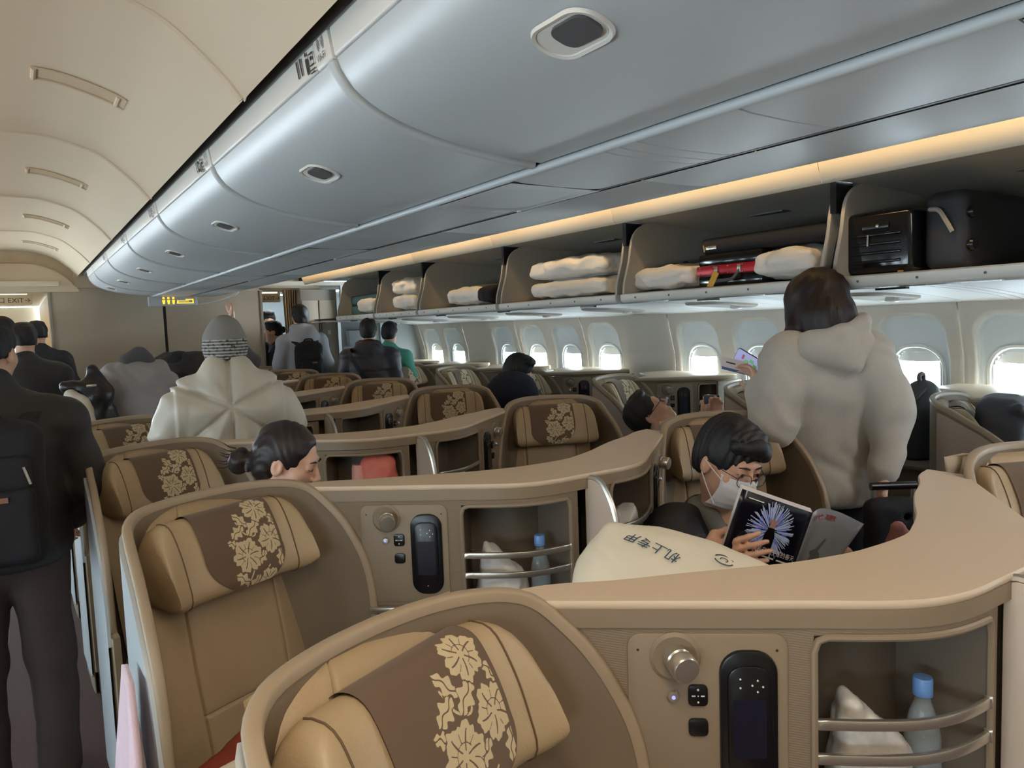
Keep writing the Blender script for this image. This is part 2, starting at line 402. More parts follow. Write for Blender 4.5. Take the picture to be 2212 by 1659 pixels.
# ---- aisle ceilings
def arch(xa, xb, zb, ztop, n=28):
    h = crom([(-1, 0), (-.88, .294), (-.673, .667), (-.529, .82), (-.25, .98), (0, 1.0), (.25, .98), (.529, .82), (.673, .667), (.88, .294), (1, 0)], n+1)
    return [((xa+xb)/2+(xb-xa)/2*u, zb+(ztop-zb)*v) for u, v in h]
def ceiling(name, xa, xb, vents, ztop=2.475):
    root = sroot(name, ((xa+xb)/2, 3, 2.4))
    ys = [Y0]+[2.15+1.704*k for k in range(-2, 4)]+[Y1]
    for a, b in zip(ys[:-1], ys[1:]):
        pr = arch(xa, xb, 2.22, ztop); mb = MB(); rows = []
        for y, dz in ((a+0.001, 0.012), (a+0.006, 0.002), (a+0.02, 0.0), (a+0.3, 0), (b-0.3, 0), (b-0.03, 0.0), (b-0.012, -0.008), (b-0.003, -0.008), (b-0.001, 0.012)):
            rows.append([(x, y, z+dz) for x, z in pr])
        mb.grid(rows); mb.grid([[(x, y, z+0.03) for x, z in pr] for y in (b, a)])
        obj('panel', mb, M_ceil, root, angle=50)
        if b < Y1-0.1: obj('rib', MB().tube([(x, b, z+0.003) for x, z in pr], 0.017, 8), M_ceil, root)
        if vents:
            g = MB(); fr = MB(); yc = (a+b)/2
            pts = [(x, z) for x, z in pr if 0.10 < x < 0.40]
            px = np.linspace(0.115, 0.385, 24); full = np.array(sorted(pr)); pz = np.interp(px, full[:, 0], full[:, 1])
            for k in range(9):
                yk = yc-0.045+k*0.01
                g.tube([(x, yk, z-0.003) for x, z in zip(px, pz)], 0.0028, 4)
            obj('vent_grille', g, M_ceil, root)
            ends = MB()
            for i0, i1 in ((0, 2), (21, 23)):
                ends.tube([(px[i0], yc-0.058, pz[i0]-0.004), (px[i0], yc+0.058, pz[i0]-0.004)], 0.009, 8)
            ends.tube([(x, yc+0.058, z-0.004) for x, z in zip(px, pz)], 0.006, 6); ends.tube([(x, yc-0.058, z-0.004) for x, z in zip(px, pz)], 0.004, 6)
            obj('vent_frame', ends, M_ceil, root)
ceiling('ceiling_left', -0.47, 0.572, True)
ceiling('ceiling_right', 2.11, 3.05, False, 2.40)
struct('trim_1', MB().box((0.632, (Y0+Y1)/2, 2.37), (0.02, Y1-Y0, 0.29)).box((2.04, (Y0+Y1)/2, 2.36), (0.02, Y1-Y0, 0.25)), mat('gap_filler', (122, 120, 116), 0.7))
struct('ceiling_top', MB().box((XC, 6, 2.66), (6.4, 19, 0.1)), M_dark)
# bins over the left window seats: only their closed fronts close off the cabin
prof = [(-0.50, 2.25), (-0.505, 2.16), (-0.58, 2.06), (-0.75, 1.98), (-0.95, 1.93), (-1.15, 1.80), (-1.45, 1.62), (-1.6, 1.60), (-1.6, 2.5), (-0.5, 2.5)]
struct('trim_2', MB().prism(prof, lambda p: (p[0], Y1, p[1]), lambda p: (p[0], Y0, p[1])), M_bin)
struct('wall_front', MB().box((XC, Y0-0.05, 1.3), (6.4, 0.1, 2.8)), M_bulk)

# ---- centre bins: a door every 1.2 m, label strip above, latch in the middle
DOOR = crom([(0.621, 2.163), (0.634, 2.134), (0.668, 2.094), (0.743, 2.053), (0.86, 2.019), (0.985, 1.999), (1.08, 1.990), (1.152, 1.985)], 26)
def make_centre_bin(ya, yb, label):
    root = thing('overhead_bin', label, 'overhead bin', (0.9, (ya+yb)/2, 2.1), 'closed centre overhead bins')
    ya += 0.003; yb -= 0.003
    rows = []
    for y, o in ((ya, -0.02), (ya, 0.0), (ya+0.004, 0.006), (ya+0.014, 0.009), (ya+0.03, 0.004), (ya+0.05, 0.0), (yb-0.015, 0.0), (yb-0.004, -0.003), (yb, -0.02)):
        r = []
        for i in range(len(DOOR)):
            p = DOOR[i]; d = DOOR[min(i+1, len(DOOR)-1)]-DOOR[max(i-1, 0)]; d = d/np.linalg.norm(d); n = np.array([d[1], -d[0]])
            q = p+n*o; r.append((q[0], y, q[1]))
        rows.append(r)
    obj('door', MB().grid(rows), M_bin, root, angle=60)
    mb = MB().prism([(0.609, 2.228), (0.6185, 2.168), (0.65, 2.168), (0.65, 2.228)], lambda p: (p[0], yb, p[1]), lambda p: (p[0], ya+0.10, p[1]))
    obj('label_strip', mb, M_bin2, root, bevel=0.006)
    mb = MB().prism([(0.606, 2.229), (0.6160, 2.165), (0.65, 2.165), (0.65, 2.229)], lambda p: (p[0], ya+0.098, p[1]), lambda p: (p[0], ya, p[1]))
    obj('label_block', mb, M_bin2, root, bevel=0.008)
    # latch: oval cup with a dark paddle
    yc = (ya+yb)/2-0.02; t = 0.36; i = int(t*(len(DOOR)-1)); p = DOOR[i]; d = DOOR[i+1]-DOOR[i-1]; d = d/np.linalg.norm(d); n = np.array([d[1], -d[0]])
    def S(a, b, c): q = p+d*b+n*c; return (q[0], yc+a, q[1])
    rim = [[S(a, b, c) for a, b in rrect(w, h, rr, 6)] for w, h, rr, c in ((0.158, 0.098, 0.044, 0.0), (0.152, 0.092, 0.042, 0.006), (0.140, 0.08, 0.036, 0.004), (0.132, 0.072, 0.032, -0.004))]
    la = obj('latch', MB().loft(rim, caps=False), M_bin2, root, fixn=True)
    obj('cup', MB().prism(rrect(0.136, 0.076, 0.034, 6), lambda q: S(q[0], q[1], -0.016), lambda q: S(q[0], q[1], 0.0022)), M_bin2, la, fixn=True)
    obj('paddle', MB().prism(rrect(0.088, 0.058, 0.022, 5, -0.018, -0.004), lambda q: S(q[0], q[1], 0.0), lambda q: S(q[0], q[1], 0.0075-0.05*(q[0]+0.06)**2)), M_grey, la, fixn=True)
    return root
names = ['nearest', 'second', 'third', 'fourth', 'fifth', 'sixth', 'seventh', 'eighth']
bins_y = [1.59+1.2*k for k in range(-3, 6)]+[8.70]
b0 = make_centre_bin(0.39, 1.59, 'grey centre overhead bin before row eleven, cut by the top of the picture')
for i, k in enumerate(range(1, 6)):
    dup(b0, (0, 1.2*k, 0), 'closed grey centre overhead bin, %s counted from the row 11 label' % ['first', 'second', 'third', 'fourth', 'fifth'][i])
for k in (-1, -2): dup(b0, (0, 1.2*k, 0), 'closed grey centre overhead bin at the front, %s ahead of row eleven' % ('second' if k == -2 else 'just'))
make_centre_bin(7.59, 8.25, 'short closed grey centre overhead bin nearest the aft bulkhead')
# row labels printed on the blocks
def strip_text(y, s, size, dz=0.0, bold=0.0): return text_mb(s, size, lambda a, b: (0.6095-b*0.16, y-a, 2.198+b+dz), bold=bold)
lab = sroot('trim_7', (0.59, 3, 2.2))
for k, nm in enumerate(('11', '12', '13', '14', '15')):
    y = 1.59+1.2*k
    mb = strip_text(y+0.20, nm, 0.05, 0.0, 0.0022)
    obj('row_number', mb, M_ink, lab)
    ic = MB()
    def Q(a, b): return (0.6095-b*0.16, y+a, 2.198+b)
    for a in (0.148,): ic.add([Q(a+u, v) for u, v in rrect(0.014, 0.036, 0.006, 3, 0, -0.008)], [tuple(range(16))]); ic.add([Q(a+u, v) for u, v in rrect(0.010, 0.010, 0.0045, 3, 0, 0.018)], [tuple(range(16))])
    for (u, v, w, h) in ((0.118, 0.012, 0.03, 0.003), (0.118, -0.012, 0.03, 0.003), (0.104, 0, 0.003, 0.024), (0.132, 0, 0.003, 0.024), (0.118, -0.022, 0.034, 0.003), (0.118, -0.028, 0.026, 0.003), (0.118, 0.002, 0.012, 0.008)):
        ic.add([Q(u-w/2, v-h/2), Q(u+w/2, v-h/2), Q(u+w/2, v+h/2), Q(u-w/2, v+h/2)], [(0, 1, 2, 3)])
    obj('seat_pictogram', ic, M_ink, lab)
    mb = strip_text(y+0.05, 'Wi-Fi', 0.022, -0.016)
    for q in range(3):
        rr = 0.006+0.006*q
        for sg in (1, -1):
            arc = [Q(0.05+sg*rr*math.cos(math.radians(t)), 0.014+rr*math.sin(math.radians(t))) for t in range(-50, 51, 20)]; arc2 = [Q(0.05+sg*(rr+0.002)*math.cos(math.radians(t)), 0.014+(rr+0.002)*math.sin(math.radians(t))) for t in range(-50, 51, 20)]
            n0 = len(mb.v); mb.add(arc+arc2, [(i, i+1, 6+i+1, 6+i) for i in range(5)])
    obj('wifi_pictogram', mb, M_ink, lab)
# rail, service panels and the far door of the centre bins
struct('trim_3', MB().tube([(1.168, Y0, 1.978), (1.168, 8.3, 1.978)], 0.0115, 10), M_bin)
soff = sroot('trim_4', (1.35, 3, 1.97))
cuts = [-2.9, -1.6, -0.75, -0.2, 0.49, 0.97, 1.25, 1.31, 1.36, 1.75, 2.2, 2.25, 2.9, 3.0, 3.05, 3.5, 4.0, 4.05, 4.6, 5.3, 5.8, 6.3, 7.0, 7.6, 8.3]
lightY = []
for i, (a, b) in enumerate(zip(cuts[:-1], cuts[1:])):
    hasl = (abs(a-1.75) < .01 or abs(a-0.97) < -1 or abs(a+0.2) < .01 or abs(a-3.5) < .01 or abs(a-5.3) < .01)
    mb = MB(); pr = [(1.180, 1.973), (1.22, 1.969), (1.34, 1.967), (1.46, 1.969), (1.505, 1.974)]
    if not hasl:
        mb.grid([[(x, y, z+(0.004 if e else 0)) for x, z in pr] for y, e in ((a+.0025, 3), (a+.0035, 0), (b-.0035, 0), (b-.0025, 3))])
        obj('panel', mb, M_bin, soff, angle=60)
    else:
        lightY.append((a, b))
        yc = (a+b)/2; hy = (b-a)/2-.004; 
        rings = []
        for w, h, rr, z in ((0.325, 2*hy, 0.004, 1.968), (0.255, 2*hy-0.09, 0.085, 1.967), (0.235, 2*hy-0.11, 0.08, 1.972), (0.20, 2*hy-0.16, 0.07, 1.998), (0.05, 0.06, 0.02, 2.0)):
            rings.append([(1.3425+p[0], yc+p[1], z) for p in rrect(w, h, rr, 6)])
        pn = obj('panel', MB().loft(rings), M_bin, soff, angle=40, fixn=True)
        obj('reading_light', MB().lathe([(0.034, 0), (0.034, -0.012), (0.026, -0.016), (0.022, -0.006), (0.001, -0.006)], (1.40, yc-0.04, 1.998), (0, 0, 1), 16), M_alu, pn)
        obj('call_button', MB().lathe([(0.008, 0), (0.008, -0.006), (0.001, -0.007)], (1.50, b-0.03, 1.968), (0, 0, 1), 10).moved((-0.01, 0, 0)), M_bin2, pn)
struct('trim_5', MB().box((1.5135, (Y0+8.3)/2, 1.977), (0.012, 8.3-Y0, 0.008)), M_grey)
right_door = crom([(1.522, 1.971), (1.62, 1.969), (1.74, 1.970), (1.84, 1.982), (1.93, 2.02), (2.01, 2.085), (2.06, 2.15), (2.08, 2.23)], 20)
for i in range(9):
    a, b = bins_y[i], min(bins_y[i+1], 8.25)
    o = thing('overhead_bin', 'underside of closed centre bin facing the right aisle, %s along' % ['front-most', 'second', 'third', 'fourth', 'fifth', 'sixth', 'seventh', 'eighth', 'aft-most'][i], 'overhead bin', (1.8, (a+b)/2, 2.1), 'right faces of the centre bins')
    obj('door', MB().grid([[(x, y, z+e) for x, z in right_door] for y, e in ((a+.002, .006), (a+.006, 0), (b-.006, 0), (b-.002, .006))]), M_bin, o, angle=60)
struct('trim_6', MB().box((XC, 2.7, 2.3), (1.36, 11.2, 0.1)), M_dark)
# rounded aft end of the centre bins
endp = [(p[0], p[1]) for p in DOOR]+[(1.51, 1.969)]+[tuple(p) for p in right_door]
rows = []
for t in range(9):
    a = t/8*PI/2; s = math.cos(a)**0.6; rows.append([(XC+(x-XC)*(0.35+0.65*s), 8.25+0.40*math.sin(a), 2.25+(z-2.25)*(0.1+0.9*s)) for x, z in endp])
e = tag(obj('bin_end_fairing', MB().grid(rows), M_bin, angle=180), 'smooth grey rounded end cap closing the centre bins at the bulkhead', 'end cap')

# ---- right outboard bins (open buckets), valance above, service panels below
XB = 2.80
vroot = sroot('trim_8', (2.8, 3, 2.15))
vy = [Y0, 0.6, 1.885, 3.16, 4.42, 5.66, 7.0, 8.5]
vp = [(2.735, 2.30), (2.76, 2.23), (2.785, 2.16), (2.80, 2.118), (2.812, 2.105), (2.84, 2.108)]
for a, b in zip(vy[:-1], vy[1:]):
    obj('panel', MB().grid([[(x+e, y, z) for x, z in vp] for y, e in ((a+.001, .006), (a+.006, 0), (b-.006, 0), (b-.001, .006))]), M_valance, vroot, angle=60)
part = [-1.9, -0.62, 0.64, 1.862, 3.14, 4.39, 5.64, 6.54, 7.55]
def end_panel(y, w=0.016):
    pr = crom([(2.815, 1.715), (2.822, 1.78), (2.86, 1.90), (2.875, 1.98), (2.895, 2.04), (2.95, 2.09), (3.06, 2.13)], 18).tolist()
    pr += [(4.0, 2.13), (4.0, 1.73), (3.9, 1.70)]
    return MB().prism(pr, lambda p: (p[0], y+w/2, p[1]), lambda p: (p[0], y-w/2, p[1]))
ordn = ['nearest the camera at the right edge', 'second from the right edge', 'third from the right edge', 'fourth from the right edge', 'fifth from the right edge', 'sixth from the right edge', 'seventh from the right edge', 'last, beside the aft closet']
cont = ['', 'holding black hard suitcases', 'holding a red-edged case and pillows', 'holding two stacked pillows', 'holding one pillow and a dark bag', 'holding two leaning pillows', 'holding a teal suitcase', 'empty']
for i, (a, b) in enumerate(zip(part[:-1], part[1:])):
    lb = ['open outboard overhead bin ahead of the camera, out at the right', 'open outboard overhead bin at the right edge above the window', 'open overhead bin holding the black hard suitcases', 'open overhead bin holding the red-edged case and pillows', 'open overhead bin holding two stacked white pillows', 'open overhead bin holding one pillow and a dark bag', 'open overhead bin holding two leaning white pillows', 'open overhead bin holding the teal suitcase, last in the row'][i]
    r = thing('overhead_bin', lb, 'overhead bin', (3.2, (a+b)/2, 1.75), 'open right overhead bins')
    a += 0.022; b -= 0.022
    lp = [(2.80, 1.70), (2.802, 1.713), (2.815, 1.719), (2.86, 1.719), (3.2, 1.712), (4.0, 1.72), (4.0, 1.70), (3.2, 1.69), (2.87, 1.676), (2.82, 1.668), (2.804, 1.678)]
    obj('bucket', MB().prism(lp, lambda p: (p[0], b, p[1]), lambda p: (p[0], a, p[1])), M_bin2, r, fixn=True, angle=50)
    obj('end_panel', end_panel(a+0.008), M_binin, r, fixn=True); obj('end_panel', end_panel(b-0.008), M_binin, r, fixn=True)
    bk = [(4.0, 1.72), (4.0, 1.95), (3.9, 2.02), (3.6, 2.075), (3.1, 2.11), (2.84, 2.112)]
    obj('back_panel', MB().grid([[(x, y, z) for x, z in bk] for y in (b, a)]), M_binin, r, angle=30)
    obj('strut', MB().tube([(3.0, a-0.012, 2.06), (2.90, a-0.012, 1.86), (2.86, a-0.012, 1.73)], 0.008, 8), M_black, r)
    for q in range(5): obj('rivet', MB().lathe([(0.005, 0), (0.005, 0.002), (0.001, 0.003)], (2.799, a+0.12+q*(b-a-0.24)/4, 1.694), (-1, 0, 0), 8), M_grey, r)
    sp = obj('speaker_disc', MB().lathe([(0.045, 0), (0.045, 0.003), (0.001, 0.003)], (3.30, b-0.016, 1.86), (0, -1, 0), 16), M_grey, r)
    obj('latch_plate', MB().box((3.30, (a+b)/2, 2.096), (0.10, 0.2, 0.006), Matrix.Rotation(-0.03, 3, 'Y')), M_grey, r)
    obj('hinge_cover', MB().box((2.93, a-0.012, 2.05), (0.12, 0.028, 0.13)), M_black, r)
struct('trim_9', MB().box((3.45, (Y0+Y1)/2, 2.22), (1.2, Y1-Y0, 0.1)), M_dark)
under = sroot('trim_10', (3.5, 3, 1.65))
up = crom([(2.845, 1.664), (3.1, 1.669), (3.5, 1.655), (3.9, 1.632), (4.10, 1.616), (4.19, 1.604)], 12)
cy = []; y_ = -2.1
while y_ < 8.5:
    for w_, kd in ((0.38, 'light'), (0.26, ''), (0.055, ''), (0.055, ''), (0.23, 'slot')): cy.append((y_, y_+w_, kd)); y_ += w_
for (a, b, kd) in cy:
    def row(y, e, sh): return [(x, y+sh*(x-2.9)*0.12, z+e) for x, z in up]
    pn = obj('panel', MB().grid([row(b-.0035, .010, 1), row(b-.0045, 0, 1), row(a+.0045, 0, 1), row(a+.0035, .010, 1)]), M_wall, under, angle=60)
    if kd == 'light':
        yc = (a+b)/2+0.07; M3 = lambda p, c: (3.56+p[0], yc+p[1], 1.6525-(p[0])*0.05+c)
        rg = [[M3(p, c) for p in rrect(w, h, h*0.48, 6)] for w, h, c in ((0.52, 0.25, 0.004), (0.51, 0.24, -0.012), (0.48, 0.22, -0.018), (0.42, 0.16, -0.004), (0.2, 0.06, -0.002))]
        obj('light_recess', MB().loft(rg), M_binin, pn, fixn=True)
        obj('air_nozzle', MB().lathe([(0.034, 0.0), (0.036, -0.020), (0.024, -0.026), (0.014, -0.012), (0.001, -0.012)], (3.69, yc, 1.640), (0, 0, 1), 14), M_bin2, pn)
    elif kd == 'slot':
        obj('sign_slot', MB().box((3.02, (a+b)/2, 1.664), (0.025, 0.13, 0.008)), M_black, pn)
struct('trim_11', MB().box((3.6, (Y0+Y1)/2, 1.70), (1.3, Y1-Y0, 0.012)), M_dark)

# ---- aft bulkheads, doorways, corridor beyond
bk = sroot('wall_aft', (XC, Y1, 1.1))
obj('panel', MB().box((0.835, Y1+0.03, 1.05), (1.03, 0.06, 2.1)), M_bulk, bk, bevel=0.006)
obj('panel', MB().box((1.885, Y1+0.03, 1.05), (1.01, 0.06, 2.1)), M_bulk, bk, bevel=0.006)
obj('joint', MB().box((1.365, Y1+0.045, 1.05), (0.04, 0.05, 2.1)), M_dark, bk)
obj('post', MB().box((0.31, Y1+0.03, 1.05), (0.03, 0.09, 2.1)), M_frame, bk, bevel=0.008)
obj('post', MB().box((2.40, Y1+0.03, 1.05), (0.03, 0.09, 2.1)), M_frame, bk, bevel=0.008)
obj('header', MB().box((XC, Y1+0.06, 2.36), (1.6, 0.08, 0.52)), M_ceil, bk)
# warm arch panel over each aisle doorway
for i, (xa, xb, zt) in enumerate(((-0.47, 0.572, 2.34), (2.11, 3.05, 2.36))):
    pr = arch(xa, xb, 2.08, zt, 20)
    mb = MB().prism([(xa, 2.06)]+pr+[(xb, 2.06)], lambda p: (p[0], Y1-0.02, p[1]), lambda p: (p[0], Y1+0.04, p[1]))
    struct('trim_%d' % (12+i), mb, M_ceil, fixn=True)
    pr2 = arch(xa-0.02, xb+0.02, 2.2, 2.5, 20); mb = MB().prism([(xa-.1, 2.05)]+pr2+[(xb+.1, 2.05)], lambda p: (p[0], Y1+0.05, p[1]), lambda p: (p[0], Y1+0.09, p[1]))
    struct('trim_%d' % (14+i), mb, M_ceil, fixn=True)
M_corr = mat('galley_white', (226, 216, 196), 0.5)
struct('wall_corridor', MB().box((0.36, 11.4, 1.05), (0.04, 5.0, 2.1)).box((-0.75, 11.4, 1.05), (0.04, 5.0, 2.1)).box((-0.2, 14.0, 1.05), (1.2, 0.05, 2.1)), M_corr)
struct('ceiling_corridor', MB().box((-0.2, 11.4, 2.14), (1.2, 5.2, 0.05)), M_corr)
struct('wall_galley', MB().box((2.9, 10.9, 1.05), (1.7, 0.05, 2.1)).box((2.08, 9.9, 1.05), (0.04, 2.0, 2.1)).box((3.74, 9.7, 1.05), (0.04, 2.4, 2.1)), mat('galley_blue', (188, 200, 206), 0.5))
struct('ceiling_galley', MB().box((2.9, 9.9, 2.14), (1.6, 2.2, 0.05)), M_corr)
# right closet and bulkhead behind the last window seat
cl = thing('closet', 'beige closet with narrow doors at the right aisle by the curtain', 'closet', (3.0, 8.78, 0))
obj('body', MB().box((3.02, 8.9, 1.03), (0.44, 0.5, 2.06)), M_frame, cl, bevel=0.01)
obj('door', MB().box((2.905, 8.642, 1.0), (0.19, 0.02, 1.86)), M_bulk, cl, bevel=0.006)
obj('door', MB().box((3.115, 8.642, 1.0), (0.20, 0.02, 1.86)), M_bulk, cl, bevel=0.006)
obj('handle', MB().box((3.03, 8.627, 1.62), (0.018, 0.012, 0.13)), M_grey, cl, bevel=0.004)
obj('placard', MB().box((3.12, 8.6305, 1.55), (0.035, 0.002, 0.05)), M_bin2, cl)
struct('wall_aft_right', MB().box((3.78, 8.56, 1.05), (1.06, 0.06, 2.1)), mat('bulkhead_grey', (172, 176, 176), 0.6, var=0.02))
lp = thing('literature_pocket', 'grey wall pocket on the aft bulkhead behind the last window seat', 'wall pocket', (3.46, 8.52, 1.45))
pk = [(0, 0), (0.14, 0.0), (0.14, -0.02)]
mb = MB().add([(3.30, 8.53, 1.37), (3.62, 8.53, 1.37), (3.62, 8.46, 1.37), (3.30, 8.46, 1.37), (3.28, 8.53, 1.57), (3.64, 8.53, 1.57), (3.64, 8.41, 1.55), (3.28, 8.41, 1.55)], [(0, 3, 2, 1), (4, 5, 6, 7), (0, 1, 5, 4), (1, 2, 6, 5), (2, 3, 7, 6), (3, 0, 4, 7)])
obj('pocket', mb, mat('pocket_grey', (176, 182, 186), 0.5), lp, bevel=0.006)
obj('rim', MB().tube([(3.28, 8.41, 1.55), (3.64, 8.41, 1.55)], 0.007, 8), mat('pocket_grey', (176, 182, 186)), lp)
# curtain
rows = []
for z in np.linspace(0.05, 2.06, 20):
    r = []
    for i in range(40):
        t = i/39; pinch = 0.55+0.45*abs((z-0.9)/1.2)
        r.append((2.62+0.17*t*pinch+0.05*(1-pinch), 8.74+0.022*math.sin(t*36+0.4*math.sin(z*3)), z))
    rows.append(r)
cu = thing('curtain', 'tan curtain gathered at the right aisle doorway', 'curtain', (2.7, 8.74, 0))
co = obj('cloth', MB().grid(rows), M_curtain, cu, angle=180); sm = co.modifiers.new('thickness', 'SOLIDIFY'); sm.thickness = 0.004
obj('rail', MB().tube([(2.36, 8.74, 2.075), (2.82, 8.74, 2.075)], 0.01, 8), M_alu, cu)
# exit signs
M_signw = mat('sign_housing', (232, 214, 178), 0.5); M_signr = mat('sign_red', (120, 34, 28), 0.5)
def exit_sign(x, y, z, lb):
    r = thing('exit_sign', lb, 'exit sign', (x, y, z), 'exit signs over the aisles')
    obj('housing', MB().box((x, y, z+0.06), (0.44, 0.08, 0.22)), M_signw, r, bevel=0.015)
    obj('lamp_window', MB().box((x, y-0.0405, z+0.10), (0.36, 0.006, 0.09)), mat('sign_lamp', (255, 244, 220), 0.5, emit=1.2), r, bevel=0.003)
    obj('lettering', text_mb('←出口 EXIT→', 0.068, lambda a, b: (x+a, y-0.0415, z-0.005+b)), M_signr, r)
exit_sign(-0.05, 9.28, 2.0, 'lit exit sign above the left aisle doorway')
exit_sign(2.52, 9.25, 1.99, 'lit exit sign above the right aisle doorway')
# lavatory / no smoking sign under the bin end
ls = thing('lavatory_sign', 'small lit lavatory sign hanging under the end of the centre bins', 'sign', (1.30, 8.2, 1.90))
obj('housing', MB().box((1.35, 8.20, 1.925), (0.46, 0.05, 0.10)), M_bin, ls, bevel=0.012)
my = mat('sign_yellow', (255, 196, 40), 0.5, emit=1.6)
pic = MB()
for i in range(3):
    x = 1.26+0.045*i; pic.lathe([(0.001, 0), (0.011, 0.0), (0.011, 0.001), (0.001, 0.001)], (x, 8.1745, 1.955), (0, -1, 0), 10)
    pic.add([(x-0.014, 8.174, 1.935), (x+0.014, 8.174, 1.935), (x+0.008, 8.174, 1.895), (x-0.008, 8.174, 1.895)], [(0, 3, 2, 1)])
pic.box((1.46, 8.174, 1.905), (0.16, 0.002, 0.008)); pic.box((1.44, 8.174, 1.925), (0.11, 0.002, 0.006)); pic.box((1.50, 8.174, 1.94), (0.07, 0.002, 0.008)); pic.box((1.535, 8.174, 1.925), (0.01, 0.002, 0.04)); pic.box((1.39, 8.174, 1.918), (0.008, 0.002, 0.03))
obj('pictograms', pic, my, ls)
bd = thing('bin_door_edge', 'pale curved edge of an open bin hanging by the lavatory sign', 'bin door', tuple(ond(450, 652, 7.9)))
obj('edge_strip', MB().tube(crom([ond(380, 655, 7.8), ond(420, 657, 7.8), ond(470, 650, 7.8), ond(505, 638, 7.8), ond(520, 622, 7.8)], 24).tolist(), 0.014, 8), M_bin2, bd)
obj('bracket', MB().box(tuple(ond(395, 650, 7.82)), (0.13, 0.04, 0.06)), M_bin, bd, bevel=0.01)
# ---------------------------------------------------------------- seat suites
PITCH = 1.09
M_leather = mat('tan_leather', (166, 144, 112), 0.42, var=0.05, vscale=9, bump=0.18, bscale=260)
M_leather2 = mat('tan_leather_headrest', (172, 150, 117), 0.42, var=0.05, vscale=9, bump=0.15, bscale=260)
M_shell = mat('shell_brown', (124, 109, 90), 0.6, var=0.03, vscale=8, bump=0.12, bscale=900)
M_cap = mat('shell_trim_tan', (158, 140, 116), 0.45)
M_sidep = mat('side_panel_pale', (186, 192, 194), 0.4)
M_cons = mat('console_weave', (132, 117, 97), 0.7, var=0.04, vscale=10, bump=0.35, bscale=700)
M_plate = mat('control_plate', (140, 124, 103), 0.5, bump=0.06, bscale=900)
M_count = mat('counter_top', (206, 186, 160), 0.42, var=0.035, vscale=6, stretch=(1, 3, 1))
M_lip = mat('counter_lip', (140, 123, 101), 0.45)
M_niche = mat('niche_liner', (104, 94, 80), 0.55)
M_div = mat('divider_panel', (196, 180, 164), 0.5)
M_silver = mat('silver_trim', (206, 200, 188), 0.28, metal=0.85)
M_screen = mat('dark_screen', (26, 28, 44), 0.2)
M_key = mat('key_white', (230, 230, 226), 0.5)
M_seam = mat('seam_thread', (96, 76, 52), 0.7)
M_blue = mat('indicator_blue', (150, 160, 255), 0.3, emit=1.0)
# woven console: fine diagonal ribs
def weave(m):
    nt = m.node_tree; b = nt.nodes['Principled BSDF']
    tc = nt.nodes.new('ShaderNodeTexCoord'); wv = nt.nodes.new('ShaderNodeTexWave'); wv.bands_direction = 'DIAGONAL'; wv.inputs['Scale'].default_value = 160
    nt.links.new(tc.outputs['Object'], wv.inputs['Vector'])
    bp = nt.nodes.new('ShaderNodeBump'); bp.inputs['Strength'].default_value = 0.35; bp.inputs['Distance'].default_value = 0.001
    nt.links.new(wv.outputs['Fac'], bp.inputs['Height']); nt.links.new(bp.outputs[0], b.inputs['Normal'])
weave(M_cons)
